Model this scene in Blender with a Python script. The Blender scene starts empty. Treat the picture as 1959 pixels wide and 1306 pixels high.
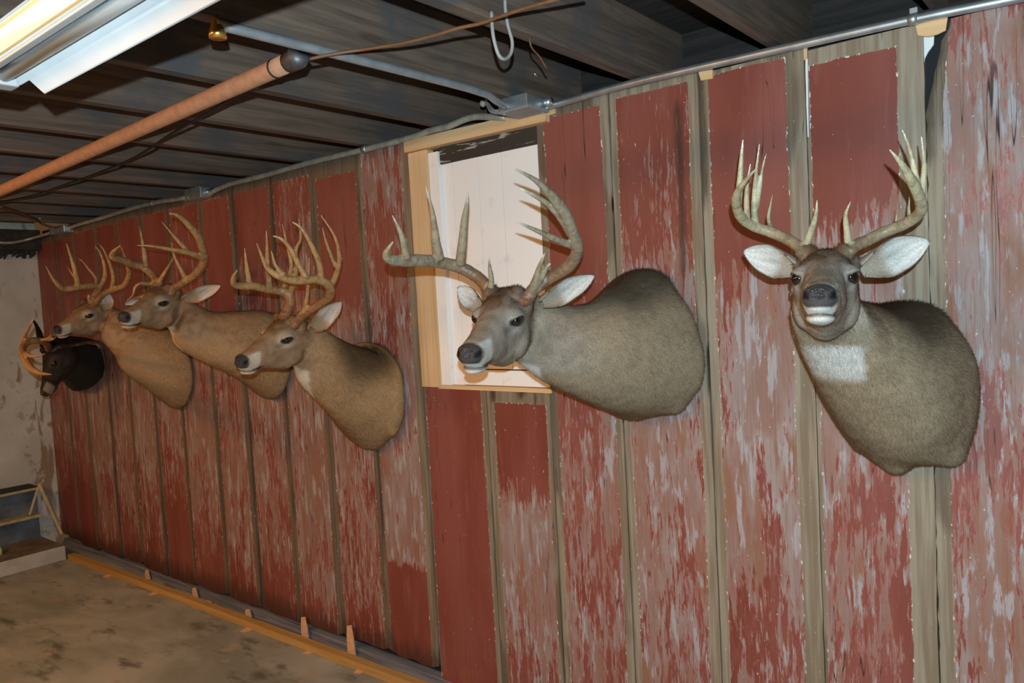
import bpy, bmesh, math, random
import numpy as np
from mathutils import Vector, Matrix, kdtree, noise
random.seed(7); rng = np.random.default_rng(7)
S = bpy.context.scene
COL = S.collection

# ------------------------------------------------------------------ camera
FPX = 1472.17; PITCH, ROLL, YAW = .0546596, -.0548605, .681528
CAM = np.array([0, -2.2, 1.61]); CX, CY = 979.5, 653.0
FW = np.array([-math.sin(YAW)*math.cos(PITCH), math.cos(YAW)*math.cos(PITCH), -math.sin(PITCH)])
_r = np.array([math.cos(YAW), math.sin(YAW), 0]); _u = np.cross(_r, FW)
RT = _r*math.cos(ROLL)+_u*math.sin(ROLL); UP = -_r*math.sin(ROLL)+_u*math.cos(ROLL)
cd = bpy.data.cameras.new('camera'); cam = bpy.data.objects.new('camera', cd); COL.objects.link(cam)
M = Matrix(np.stack([RT, UP, -FW], 1).tolist()).to_4x4(); M.translation = Vector(CAM)
cam.matrix_world = M; cd.sensor_width = 36; cd.lens = FPX/1959*36; cd.clip_start = .02
S.camera = cam
def ray(x, y): return FW+RT*(x-CX)/FPX+UP*(CY-y)/FPX
def PY(x, y, yw=0.): v = ray(x, y); return CAM+v*(yw-CAM[1])/v[1]      # photo point on the plane y = yw
def PZ(x, y, z=0.): v = ray(x, y); return CAM+v*(z-CAM[2])/v[2]
def PXX(x, y, xw): v = ray(x, y); return CAM+v*(xw-CAM[0])/v[0]

# ------------------------------------------------------------------ light
S.view_settings.view_transform = 'Standard'; S.view_settings.look = 'None'
S.view_settings.gamma = 1; S.view_settings.exposure = 0.10
try: S.view_settings.use_curve_mapping = False
except Exception: pass
w = bpy.data.worlds.new('world'); S.world = w; w.use_nodes = True
bg = w.node_tree.nodes['Background']; bg.inputs[0].default_value = (1, .52, .20, 1); bg.inputs[1].default_value = .08
def light(name, kind, loc, energy, color, size=.02, rot=None, sy=None):
    d = bpy.data.lights.new(name, kind); d.energy = energy; d.color = color
    if kind == 'AREA':
        d.shape = 'RECTANGLE'; d.size = size; d.size_y = sy or size
    else: d.shadow_soft_size = size
    o = bpy.data.objects.new(name, d); o.location = Vector(loc); COL.objects.link(o)
    if rot: o.rotation_euler = rot
    return o
light('flash', 'POINT', CAM+UP*.085-FW*.09, 205, (.74, .98, 1.10), .009)
# the lit tube of the shop light, and unseen warm lamps added to brighten the left
light('tube_light', 'AREA', (-1.19, -1.675, 2.088), 9, (1, .42, .07), 1.1, sy=.04)
light('added_warm_lamp', 'AREA', (-4.2, -2.6, 2.2), 25, (1, .52, .19), .9, rot=(math.radians(35), 0, 0), sy=.2)
light('added_warm_lamp', 'AREA', (-2.2, -3.2, 2.2), 22, (1, .43, .08), 1.1, rot=(math.radians(40), 0, 0), sy=.1)

# ------------------------------------------------------------------ helpers
def props(o, label=None, cat=None, group=None, kind=None):
    for k, v in (('label', label), ('category', cat), ('group', group), ('kind', kind)):
        if v: o[k] = v
    return o
def empty(name, loc, label=None, cat=None, group=None, kind=None):
    o = bpy.data.objects.new(name, None); o.location = Vector(loc); o.empty_display_size = .1
    COL.objects.link(o); return props(o, label, cat, group, kind)
def link(name, me, mat=None, parent=None, smooth=False, **kw):
    """me: mesh in world coordinates; re-based on the parent or on its own lowest middle"""
    o = bpy.data.objects.new(name, me)
    if parent is not None:
        base = parent.location.copy()
        p = parent.parent
        while p is not None: base += p.location; p = p.parent
        o.parent = parent
        me.transform(Matrix.Translation(-base))
    else:
        co = np.empty(len(me.vertices)*3); me.vertices.foreach_get('co', co); co = co.reshape(-1, 3)
        b = Vector(((co[:, 0].min()+co[:, 0].max())/2, (co[:, 1].min()+co[:, 1].max())/2, co[:, 2].min()))
        me.transform(Matrix.Translation(-b)); o.location = b
    if mat: me.materials.append(mat)
    if smooth: me.shade_smooth()
    COL.objects.link(o); return props(o, **kw)
def mesh_from(v, f, name='m'):
    me = bpy.data.meshes.new(name); me.from_pydata([tuple(map(float, p)) for p in v], [], [tuple(map(int, q)) for q in f]); me.update(); return me
class MB:
    def __init__(s): s.v = []; s.f = []
    def add(s, v, f):
        n = len(s.v); s.v += [tuple(map(float, p)) for p in v]; s.f += [tuple(int(i)+n for i in q) for q in f]; return s
    def box(s, a, b, bev=0., ax=None, o=None):
        a = np.array(a, float); b = np.array(b, float); lo = np.minimum(a, b); hi = np.maximum(a, b)
        bm = bmesh.new(); bmesh.ops.create_cube(bm, size=1)
        for q in bm.verts: q.co = Vector([lo[i]+(q.co[i]+.5)*(hi[i]-lo[i]) for i in range(3)])
        if bev: bmesh.ops.bevel(bm, geom=bm.edges[:], offset=bev, segments=2, affect='EDGES', profile=.6)
        V = np.array([q.co[:] for q in bm.verts]); F = [[q.index for q in f.verts] for f in bm.faces]; bm.free()
        if ax is not None: V = np.array(o)+V@np.array(ax)
        return s.add(V, F)
    def beam(s, p0, p1, wd, ht, up=(0, 0, 1), bev=.002):
        p0 = np.array(p0, float); p1 = np.array(p1, float); t = p1-p0; L = np.linalg.norm(t); t /= L
        sd = np.cross(t, up); sd /= np.linalg.norm(sd); u2 = np.cross(sd, t)
        return s.box((0, -wd/2, -ht/2), (L, wd/2, ht/2), bev, np.stack([t, sd, u2]), p0)
    def tube(s, pts, r, n=10, cap=True, jit=0):
        V, F, _ = tube(pts, r, n, jit=jit); return s.add(V, F)
    def build(s, name, mat, parent=None, smooth=False, **kw): return link(name, mesh_from(s.v, s.f, name), mat, parent, smooth, **kw)
def crom(P, step):
    """Catmull-Rom through rows of P (any width; the first 3 columns are the position)"""
    P = np.array(P, float); Q = np.vstack([2*P[0]-P[1], P, 2*P[-1]-P[-2]]); out = []
    for i in range(1, len(Q)-2):
        L = np.linalg.norm(Q[i+1][:3]-Q[i][:3]); n = max(1, int(math.ceil(L/step)))
        for k in range(n):
            t = k/n; a, b, c, d = Q[i-1], Q[i], Q[i+1], Q[i+2]
            out.append(.5*((2*b)+(-a+c)*t+(2*a-5*b+4*c-d)*t*t+(-a+3*b-3*c+d)*t**3))
    out.append(P[-1]); return np.array(out)
def tube(pts, r, n=10, jit=0, step=None):
    P = np.array(pts, float)
    R = np.full(len(P), r, float) if np.isscalar(r) else np.array(r, float)
    if step: 
        q = crom(np.column_stack([P, R]), step); P, R = q[:, :3], np.maximum(q[:, 3], .0008)
    T = np.gradient(P, axis=0); T /= np.linalg.norm(T, axis=1)[:, None]+1e-12
    a = np.array([0, 0, 1.]) if abs(T[0][2]) < .9 else np.array([1., 0, 0])
    V = []; nrm = np.cross(T[0], a); nrm /= np.linalg.norm(nrm)
    for i in range(len(P)):
        nrm = nrm-T[i]*(nrm@T[i]); nrm /= np.linalg.norm(nrm); b = np.cross(T[i], nrm)
        for k in range(n):
            an = 2*math.pi*k/n; rr = R[i]*(1+jit*(random.random()-.5)); V.append(P[i]+rr*(nrm*math.cos(an)+b*math.sin(an)))
    F = [(i*n+k, i*n+(k+1) % n, (i+1)*n+(k+1) % n, (i+1)*n+k) for i in range(len(P)-1) for k in range(n)]
    F += [tuple(range(n-1, -1, -1)), tuple((len(P)-1)*n+k for k in range(n))]
    return np.array(V), F, P
def ellipsoid(c, rad, ax=np.eye(3), n=24):
    bm = bmesh.new(); bmesh.ops.create_uvsphere(bm, u_segments=n, v_segments=n//2, radius=1)
    V = np.array([v.co[:] for v in bm.verts])*np.array(rad); F = [[v.index for v in f.verts] for f in bm.faces]; bm.free()
    return np.array(c)+V@ax, F
def attr(me, name, data, kind='FLOAT', dom='POINT'):
    a = me.attributes.new(name, kind, dom); a.data.foreach_set('value' if kind == 'FLOAT' else 'color', np.asarray(data, np.float32).ravel()); return a
def mesh_np(me):
    co = np.empty(len(me.vertices)*3, np.float32); me.vertices.foreach_get('co', co)
    no = np.empty(len(me.vertices)*3, np.float32); me.vertices.foreach_get('normal', no)
    return co.reshape(-1, 3).astype(float), no.reshape(-1, 3).astype(float)
def remesh(v, f, voxel, smooth=4, fac=.5):
    me = mesh_from(v, f, 'tmp'); o = bpy.data.objects.new('tmp', me); COL.objects.link(o)
    m = o.modifiers.new('r', 'REMESH'); m.mode = 'VOXEL'; m.voxel_size = voxel
    if smooth: s = o.modifiers.new('s', 'SMOOTH'); s.factor = fac; s.iterations = smooth
    dg = bpy.context.evaluated_depsgraph_get(); dg.update()
    out = bpy.data.meshes.new_from_object(o.evaluated_get(dg)); bpy.data.objects.remove(o); bpy.data.meshes.remove(me)
    return out
def sst(a, b, x): t = np.clip((x-a)/(b-a), 0, 1); return t*t*(3-2*t)
def vnoise(P, sc, seed=0):
    return np.array([noise.noise(Vector((p[0]*sc+seed, p[1]*sc, p[2]*sc))) for p in P])

# ------------------------------------------------------------------ materials
class NT:
    def __init__(s, name):
        s.m = bpy.data.materials.new(name); s.m.use_nodes = True; s.t = s.m.node_tree; s.b = s.t.nodes['Principled BSDF']
    def n(s, typ, **kw):
        nd = s.t.nodes.new(typ)
        for k, v in kw.items():
            if k.startswith('i_'): nd.inputs[k[2:].replace('_', ' ')].default_value = v
            else: setattr(nd, k, v)
        return nd
    def l(s, a, b): s.t.links.new(a, b)
    def put(s, x, sock):
        if hasattr(x, 'is_output'): s.l(x, sock)
        else:
            if sock.type == 'RGBA' and len(x) == 3: x = (*x, 1)
            sock.default_value = x
    def math(s, op, a, b=0., c=None, clamp=False):
        nd = s.n('ShaderNodeMath', operation=op, use_clamp=clamp)
        s.put(a, nd.inputs[0]); s.put(b, nd.inputs[1])
        if c is not None: s.put(c, nd.inputs[2])
        return nd.outputs[0]
    def mix(s, f, a, b, mode='MIX'):
        nd = s.n('ShaderNodeMix', data_type='RGBA', blend_type=mode); s.put(f, nd.inputs[0]); s.put(a, nd.inputs[6]); s.put(b, nd.inputs[7]); return nd.outputs[2]
    def step(s, x, lo, hi):
        nd = s.n('ShaderNodeMapRange', interpolation_type='SMOOTHSTEP'); s.put(x, nd.inputs[0]); s.put(lo, nd.inputs[1]); s.put(hi, nd.inputs[2]); return nd.outputs[0]
    def attr(s, name): return s.n('ShaderNodeAttribute', attribute_name=name)
    def pos(s, sc=(1, 1, 1), off=(0, 0, 0)):
        tc = s.n('ShaderNodeTexCoord'); mp = s.n('ShaderNodeMapping'); s.l(tc.outputs['Object'], mp.inputs[0])
        mp.inputs['Scale'].default_value = sc; mp.inputs['Location'].default_value = off; return mp.outputs[0]
    def noise(s, vec, sc=5, det=4, ro=.55, dist=0):
        nd = s.n('ShaderNodeTexNoise'); s.l(vec, nd.inputs['Vector'])
        nd.inputs['Scale'].default_value = sc; nd.inputs['Detail'].default_value = det; nd.inputs['Roughness'].default_value = ro; nd.inputs['Distortion'].default_value = dist
        return nd.outputs['Fac']
    def bump(s, h, strength=.3, dist=.005):
        nd = s.n('ShaderNodeBump'); s.put(h, nd.inputs['Height']); nd.inputs['Strength'].default_value = strength; nd.inputs['Distance'].default_value = dist
        s.l(nd.outputs[0], s.b.inputs['Normal']); return nd
    def fin(s, col, rough=.7, metal=0., spec=None):
        s.put(col, s.b.inputs['Base Color']); s.put(rough, s.b.inputs['Roughness']); s.put(metal, s.b.inputs['Metallic'])
        if spec is not None: s.b.inputs['Specular IOR Level'].default_value = spec
        return s.m
def grain_mat(name, c1, c2, axis='x', rough=.8, sc=1., bump=.3, knot=.0, c3=None, spec=.3):
    t = NT(name); k = {'x': (1.2, 28, 28), 'y': (28, 1.2, 28), 'z': (28, 28, 1.2)}[axis]
    p = t.pos(tuple(a*sc for a in k)); a = t.noise(p, 1.5, 6, .65, .6)
    p2 = t.pos((2.2, 2.2, 2.2)); b = t.noise(p2, 1.4, 4)
    c = t.mix(t.step(a, .32, .68), c1, c2)
    if c3 is not None: c = t.mix(t.step(b, .45, .68), c, c3)
    if knot:
        v = t.n('ShaderNodeTexVoronoi'); t.l(t.pos({'x': (2, 9, 9), 'y': (9, 2, 9), 'z': (9, 9, 2)}[axis]), v.inputs['Vector']); v.inputs['Scale'].default_value = 1
        c = t.mix(t.math('MULTIPLY', t.step(v.outputs['Distance'], .16, .07), knot), c, tuple(x*.35 for x in c1))
    t.bump(a, bump, .003); return t.fin(c, rough, spec=spec)
def plain(name, c, rough=.5, metal=0., var=.0, sc=20, bump=0., spec=None):
    t = NT(name); col = c
    n_ = t.noise(t.pos(), sc, 4)
    if var: col = t.mix(t.step(n_, .3, .7), tuple(x*(1-var) for x in c), tuple(min(1, x*(1+var)) for x in c))
    if bump: t.bump(n_, bump, .002)
    return t.fin(col, rough, metal, spec)

def mat_barn():
    t = NT('weathered_red_barn_paint')
    eL, eR, eT = t.attr('edge_left').outputs['Fac'], t.attr('edge_right').outputs['Fac'], t.attr('edge_top').outputs['Fac']
    wear, bid, dark = t.attr('wear').outputs['Fac'], t.attr('board').outputs['Fac'], t.attr('grime').outputs['Fac']
    tc = t.n('ShaderNodeTexCoord'); cmb = t.n('ShaderNodeCombineXYZ'); sep = t.n('ShaderNodeSeparateXYZ'); t.l(tc.outputs['Object'], sep.inputs[0])
    t.l(sep.outputs[0], cmb.inputs[0]); t.l(t.math('MULTIPLY', bid, 17.3), cmb.inputs[1]); t.l(sep.outputs[2], cmb.inputs[2])
    def sp(a, b, c=1):
        m = t.n('ShaderNodeMapping'); m.inputs['Scale'].default_value = (a, c, b); t.l(cmb.outputs[0], m.inputs[0]); return m.outputs[0]
    streak = t.noise(sp(34, 4.2), 1.0, 5, .62, .35); fine = t.noise(sp(110, 14), 1.0, 4, .7, .4); blob = t.noise(sp(9, 3.0), 1.0, 5, .6, .5)
    big = t.noise(sp(5, 1.3), 1.0, 3, .5); grain = t.noise(sp(210, 3.5), 1.0, 4, .6)
    v = t.math('ADD', t.math('MULTIPLY', streak, .34), t.math('MULTIPLY', blob, .28)); v = t.math('ADD', v, t.math('MULTIPLY', fine, .38))
    # wear 0: fresh paint, wear 1: paint gone
    thr = t.math('MULTIPLY_ADD', wear, .40, .30)
    gone = t.math('SUBTRACT', thr, v); bare = t.step(gone, -.006, .012)
    flake = t.math('MULTIPLY', t.step(gone, -.028, -.002), t.math('SUBTRACT', 1., bare))
    fr = t.mix(t.step(big, .35, .65), (.19, .043, .029), (.24, .070, .054)); fr = t.mix(t.math('MULTIPLY', t.step(streak, .55, .72), .5), fr, (.27, .10, .08))
    wd = t.mix(t.step(blob, .38, .62), (.27, .150, .12), (.31, .235, .215))
    wd = t.mix(t.step(t.noise(sp(14, 2.2), 1.3, 4, .6), .50, .66), wd, (.26, .12, .075))
    wd = t.mix(t.math('MULTIPLY', t.step(t.noise(sp(22, 4), 1.7, 4, .6), .53, .62), .8), wd, (.38, .35, .36))
    wd = t.mix(t.math('MULTIPLY', t.step(grain, .52, .66), .45), wd, (.19, .10, .08))
    c = t.mix(bare, fr, wd); c = t.mix(t.math('MULTIPLY', flake, .55), c, (.42, .20, .17))
    # strips where the battens used to be, and the bare band under the eave
    jn = t.math('MULTIPLY_ADD', t.noise(sp(30, 12), 1, 3), .012, -.006)
    e = t.math('MINIMUM', t.math('MINIMUM', eL, eR), eT); e = t.math('ADD', e, jn)
    strip = t.step(e, .0012, -.0012)
    sc_ = t.mix(t.step(t.noise(sp(60, 2.5), 1, 4), .35, .65), (.20, .145, .095), (.30, .245, .18))
    sc_ = t.mix(t.math('MULTIPLY', t.step(big, .56, .62), .6), sc_, (.08, .055, .035))
    sc_ = t.mix(t.math('MULTIPLY', t.attr('age').outputs['Fac'], .62), sc_, (.085, .05, .03))
    c = t.mix(strip, c, sc_)
    crumb = t.math('MULTIPLY', t.step(t.math('ABSOLUTE', e), .0035, .001), t.step(t.noise(sp(150, 60), 1, 2), .60, .66)); c = t.mix(crumb, c, (.65, .58, .54))
    spk = t.math('MULTIPLY', t.step(t.noise(sp(90, 55), 1.3, 3), .715, .745), .8); c = t.mix(spk, c, (.62, .52, .47))
    crack = t.math('MULTIPLY', t.step(t.noise(sp(26, .9), 1.1, 2, .4, .2), .495, .5), t.step(t.noise(sp(26, .9), 1.1, 2, .4, .2), .507, .502))
    c = t.mix(t.math('MULTIPLY', crack, t.step(big, .5, .6)), c, (.05, .02, .015))
    vo = t.n('ShaderNodeTexVoronoi'); t.l(sp(4.2, 2.0, 1), vo.inputs['Vector']); vo.inputs['Scale'].default_value = 1
    kd = vo.outputs['Distance']; ring = t.math('SINE', t.math('MULTIPLY', kd, 150.)); km = t.step(kd, .115, .075)
    c = t.mix(t.math('MULTIPLY', km, t.math('MULTIPLY_ADD', ring, .2, .55)), c, (.27, .075, .045))
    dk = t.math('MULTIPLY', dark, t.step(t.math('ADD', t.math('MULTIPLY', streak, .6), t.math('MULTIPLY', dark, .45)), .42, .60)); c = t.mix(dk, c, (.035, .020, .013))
    t.bump(t.math('ADD', t.math('MULTIPLY', grain, .5), t.math('MULTIPLY', bare, -.5)), .35, .0015)
    return t.fin(c, t.math('MULTIPLY_ADD', bare, .3, .5), spec=.35)
MAT = {}
MAT['barn'] = mat_barn()
MAT['joist'] = grain_mat('dark_old_joist_wood', (.085, .056, .040), (.165, .112, .082), 'y', .8, 1, .4, .5, (.075, .069, .070))
MAT['deck'] = grain_mat('dark_subfloor', (.018, .015, .014), (.04, .032, .028), 'x', .9)
MAT['pine'] = grain_mat('new_pine_lumber', (.62, .36, .17), (.74, .50, .28), 'x', .7, .6, .15, .5)
MAT['pinez'] = grain_mat('new_pine_stud', (.60, .37, .18), (.72, .50, .29), 'z', .7, .6, .15, .6)
MAT['sill'] = grain_mat('yellowed_pine_plate', (.42, .22, .06), (.55, .33, .11), 'x', .7, .6, .15, .4)
MAT['shim'] = grain_mat('cedar_shim', (.62, .33, .16), (.72, .43, .24), 'y', .8, 1, .2)
MAT['greywood'] = grain_mat('grey_bottom_board', (.10, .10, .11), (.24, .23, .25), 'x', .85)
MAT['galv'] = plain('galvanised_steel', (.55, .58, .60), .38, .85, .18, 14, .05)
MAT['galvdull'] = plain('dusty_conduit', (.42, .38, .30), .55, .35, .2, 30, .05)
MAT['rust'] = plain('rusty_painted_pipe', (.46, .235, .135), .8, 0, .12, 40, .15)
MAT['capmetal'] = plain('dull_pipe_cap', (.13, .13, .14), .5, .6, .3, 30, .2)
MAT['blackcable'] = plain('black_cable', (.015, .013, .012), .5)
MAT['copper'] = plain('brown_cable', (.16, .07, .03), .45, .0, .2)
MAT['greycable'] = plain('grey_cable', (.30, .28, .26), .6, 0, .15)
MAT['enamel'] = plain('white_enamel', (.48, .49, .50), .28, 0, .04, 8, spec=.6)
MAT['brass'] = plain('brass_chain', (.75, .45, .12), .3, .9)
MAT['dirt'] = plain('cobwebby_dirt', (.03, .026, .02), .95, 0, .4, 30, .5)
MAT['glass_eye'] = plain('glass_eye', (.008, .005, .003), .04, 0, spec=.8)
MAT['black'] = plain('matt_black', (.012, .012, .013), .9)
MAT['white_strip'] = plain('white_seam_strip', (.70, .72, .72), .6)

# ------------------------------------------------------------------ the red board wall
TOP = 2.285
# left x, right x, bottom z, strip left, strip right, bare top band, wear by height ((z, wear) from the floor up), grime on the left seam
BOARDS = [
 (-6.13, -5.80, .045, .002, .03, .05, ((.05, .10), (.5, .30), (.9, .55), (1.4, .5), (1.8, .22), (2.3, .1)), .2),
 (-5.80, -5.50, .02, .03, .03, .06, ((.05, .12), (.5, .2), (.8, .55), (1.4, .6), (1.8, .25), (2.3, .1)), .2),
 (-5.50, -5.15, .03, .03, .03, .05, ((.05, .15), (.3, .5), (.9, .78), (1.4, .6), (1.8, .22), (2.3, .12)), .3),
 (-5.15, -4.86, .04, .02, .03, .05, ((.05, .15), (.3, .45), (.9, .72), (1.4, .5), (1.8, .2), (2.3, .1)), .7),
 (-4.86, -4.545, .02, .03, .03, .05, ((.05, .15), (.3, .45), (.9, .75), (1.4, .62), (1.8, .2), (2.3, .1)), .3),
 (-4.545, -4.23, .02, .03, .03, .05, ((.05, .1), (.45, .15), (.9, .65), (1.4, .6), (1.8, .15), (2.3, .1)), .5),
 (-4.23, -3.875, .03, .03, .03, .05, ((.05, .12), (.4, .45), (.9, .70), (1.4, .65), (1.6, .25), (2.3, .22)), .6),
 (-3.875, -3.565, .03, .03, .04, .05, ((.05, .3), (.5, .6), (.9, .62), (1.4, .65), (1.6, .12), (2.3, .08)), .4),
 (-3.565, -3.23, .03, .025, .03, .05, ((.05, .2), (.4, .45), (.9, .62), (1.4, .68), (1.9, .20), (2.3, .15)), .8),
 (-3.23, -2.90, .04, .03, .035, .045, ((.05, .2), (.3, .6), (.9, .68), (1.3, .74), (1.75, .5), (2.3, .30)), .8),
 (-2.90, -2.575, .05, .035, .03, .07, ((.05, .3), (.3, .48), (.9, .62), (1.3, .78), (1.62, .45), (1.72, .03), (2.3, .02)), .35),
 (-2.575, -2.262, .05, .02, .04, .0, ((.05, .08), (.48, .10), (.55, .85), (.9, .78), (1.4, .62), (1.8, .48), (2.3, .55)), .8),
 # below the opening
 (-2.262, -1.925, .02, .004, .025, .0, ((.05, .05), (1.0, .10), (1.2, .22), (1.27, .12)), .0),
 (-1.925, -1.622, .02, .035, .02, .05, ((.05, .45), (.35, .66), (.78, .85), (.9, .30), (1.0, .08), (1.27, .08)), .25),
 # right of the opening
 (-1.622, -1.324, .0, .03, .03, .036, ((.05, .5), (.9, .56), (1.3, .5), (1.62, .35), (1.75, .06), (2.3, .02)), .1),
 (-1.324, -1.012, .0, .025, .035, .022, ((.05, .5), (.8, .62), (1.3, .75), (1.6, .62), (1.8, .32), (2.3, .28)), .15),
 (-1.012, -.697, .0, .03, .055, .012, ((.05, .5), (.7, .50), (.9, .75), (1.4, .74), (1.66, .55), (1.74, .04), (2.3, .06)), .2),
 (-.697, -.405, .0, .01, .06, .042, ((.05, .45), (.7, .48), (1.0, .52), (1.3, .7), (1.72, .75), (1.82, .2), (1.9, .03), (2.3, .02)), .1),
 (-.4045, -.03, .0, .035, .02, .0, ((.05, .75), (.8, .62), (1.2, .55), (1.6, .72), (1.9, .80), (2.1, .62), (2.3, .42)), .35),
 (-.03, .30, .0, .03, .03, .04, ((.05, .5), (1.2, .5), (2.3, .3)), .2),
 (.30, .62, .0, .03, .03, .04, ((.05, .5), (1.2, .5), (2.3, .3)), .2),
 (.62, .95, .0, .03, .03, .04, ((.05, .5), (1.2, .5), (2.3, .3)), .2),
]
OPEN_Z0 = 1.275
def build_boards():
    V = []; F = []; A = {k: [] for k in ('edge_left', 'edge_right', 'edge_top', 'wear', 'board', 'grime', 'age')}
    for bi, (x0, x1, zb, sl, sr, tb, wr, gr) in enumerate(BOARDS):
        z1 = OPEN_Z0 if bi in (12, 13) else float(np.interp((x0+x1)/2, [-6, -5.2, -3.2, -1.3, -.55, -.2, .3], [2.235, 2.262, 2.270, 2.263, 2.243, 2.238, 2.238]))
        gap = random.uniform(.0015, .0035) if bi not in (17, 18) else .0006; nx = 9; nz = 90; yo = -random.uniform(.0, .006); th = .022
        if bi == 11: x1 -= .004
        wz = [a for a, b in wr]; wv = [b for a, b in wr]; base = len(V)
        cup = random.uniform(-.004, .003)
        for j in range(nz+1):
            for i in range(nx+1):
                u = i/nx; ragb = zb+.012*noise.noise(Vector((bi*3.1, u*5, 0)))+.02*(abs(2*u-1)**6)*(random.random()*.2+.6)*(1 if zb > .01 else 0)
                ragb += .035 if bi < 12 else 0; z = ragb+(z1-ragb)*j/nz
                wob = .0035*noise.noise(Vector((bi*7.7, z*2.2, 5)))
                xx = x0+gap+(x1-x0-2*gap)*u
                if i == 0: xx += max(0, wob)+.002*noise.noise(Vector((bi, z*14, 1)))
                if i == nx: xx -= max(0, -wob)+.002*noise.noise(Vector((bi, z*14, 3)))
                if bi == 18 and i <= 1:     # splintered upper corner
                    k = sst(1.98, 2.27, z); xx += float(k)*.05*(1-i)+float(k)*.02*i+.006*noise.noise(Vector((2, z*30, 3)))
                    if z > 2.19 and i == 0: xx += (z-2.19)*.25
                V.append((xx, yo-cup*4*u*(1-u), z))
                slw = sl*(.75 if bi < 11 else 1)+.006*noise.noise(Vector((bi*1.3, z*1.1, 8))); srw = sr*(.75 if bi < 11 else 1)+.006*noise.noise(Vector((bi*1.9, z*1.1, 2)))
                A['edge_left'].append((x1-x0)*u-slw); A['edge_right'].append((x1-x0)*(1-u)-srw); A['edge_top'].append((z1-z)-tb if tb else .3)
                ww = float(np.interp(z, wz, wv)); ww = ww if ww < .2 else .48+(ww-.5)*.62; A['wear'].append(ww+.07*noise.noise(Vector((u*2+bi*5, z*3, 0)))); A['board'].append(bi*.37+.11)
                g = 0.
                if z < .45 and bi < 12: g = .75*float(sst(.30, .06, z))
                g = max(g, gr*float(sst(.18, 0., u))*float(.5+.5*sst(-.2, .3, noise.noise(Vector((bi*2., z*1.7, 9))))))
                if bi == 15: g = max(g, .9*float(sst(.10, .0, abs(u-.80)))*float(sst(1.55, 1.7, z)*sst(2.25, 2.15, z)))
                if bi == 16: g = max(g, .9*float(sst(.14, .0, u))*float(sst(1.7, 1.95, z)))
                if bi == 18: g = max(g, .5*float(sst(.12, .0, abs(u-.55)))*float(sst(2.0, 2.2, z)), .75*float(sst(.16, .0, u))*float(sst(1.75, 1.95, z)))
                if bi in (16,) : g = max(g, .5*float(sst(2.20, 2.25, z))*float(sst(.0, .4, noise.noise(Vector((u*14, z*6, 4))))))
                if bi == 13: g = max(g, .9*float(sst(1.19, 1.25, z))*float(sst(-.1, .3, noise.noise(Vector((u*6, z*4, 4))))))
                A['grime'].append(g); A['age'].append(1. if bi < 11 else .35 if bi < 14 else 0.)
        W_ = nx+1
        nfr = (nx+1)*(nz+1)
        for j in range(nz):
            for i in range(nx): a = base+j*W_+i; F.append((a, a+1, a+1+W_, a+W_))
        # back face ring
        bk = len(V)
        rim = [j*W_ for j in range(nz+1)]+[nz*W_+i for i in range(1, nx+1)]+[j*W_+nx for j in range(nz-1, -1, -1)]+[i for i in range(nx-1, 0, -1)]
        for q in rim:
            p = V[base+q]; V.append((p[0], p[1]+th, p[2]))
            for k in A: A[k].append(A[k][base+q])
            A['edge_left'][-1] = -.01; A['grime'][-1] = .6
        m = len(rim)
        for k in range(m): F.append((base+rim[k], base+rim[(k+1) % m], bk+(k+1) % m, bk+k))
        F.append(tuple(bk+k for k in range(m)))
    me = mesh_from(V, F, 'wall_back')
    for k, d in A.items(): attr(me, k, d)
    # keep the base at the origin so that object coordinates are wall coordinates
    o = bpy.data.objects.new('wall_back', me); me.materials.append(MAT['barn']); COL.objects.link(o)
    props(o, 'long wall of weathered red barn boards with flaking paint', 'wall', kind='structure'); return o
wall = build_boards()
# black sheet darkens the seams; white strips and pine blocks show in them
mb = MB(); mb.box((-6.13, .045, .0), (-2.30, .06, 2.2868)); mb.box((-2.30, .045, 0), (-1.60, .06, 1.22)); mb.box((-1.60, .045, 0), (.95, .06, 2.2868))
mb.build('backing', MAT['black'], wall)
def strip_mesh(name, pts, y0, y1, mat, parent):
    P = [PY(x, y, y0) for x, y in pts]; n = len(P); V = [(p[0], y0, p[2]) for p in P]+[(p[0], y1, p[2]) for p in P]
    F = [tuple(range(n)), tuple(range(2*n-1, n-1, -1))]+[(k, (k+1) % n, n+(k+1) % n, n+k) for k in range(n)]
    return link(name, mesh_from(V, F, name), mat, parent)
strip_mesh('seam_strip', [(1541, 112), (1545, 112), (1546, 200), (1547, 262), (1545, 262), (1542.5, 200)], -.0085, -.004, MAT['white_strip'], wall)  # plain white strip along the seam
strip_mesh('seam_strip', [(1761, 68), (1787, 68), (1786, 85), (1775, 100), (1769, 112), (1766, 150), (1765, 152), (1763, 110)], .008, .014, MAT['white_strip'], wall)
strip_mesh('nailing_block', [(1751, 47), (1813, 32), (1809, 58), (1793, 66), (1776, 70), (1756, 68)], -.010, -.004, MAT['pine'], wall)
strip_mesh('nailing_block', [(1336, 138), (1363, 133), (1363, 150), (1341, 154)], -.012, -.004, MAT['pine'], wall)
strip_mesh('nailing_block', [(1537, 93), (1544, 91), (1544, 113), (1538, 115)], -.010, -.004, MAT['pine'], wall)
strip_mesh('nailing_block', [(1038, 215), (1061, 208), (1061, 217), (1044, 222)], -.014, -.004, MAT['pine'], wall)

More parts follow.
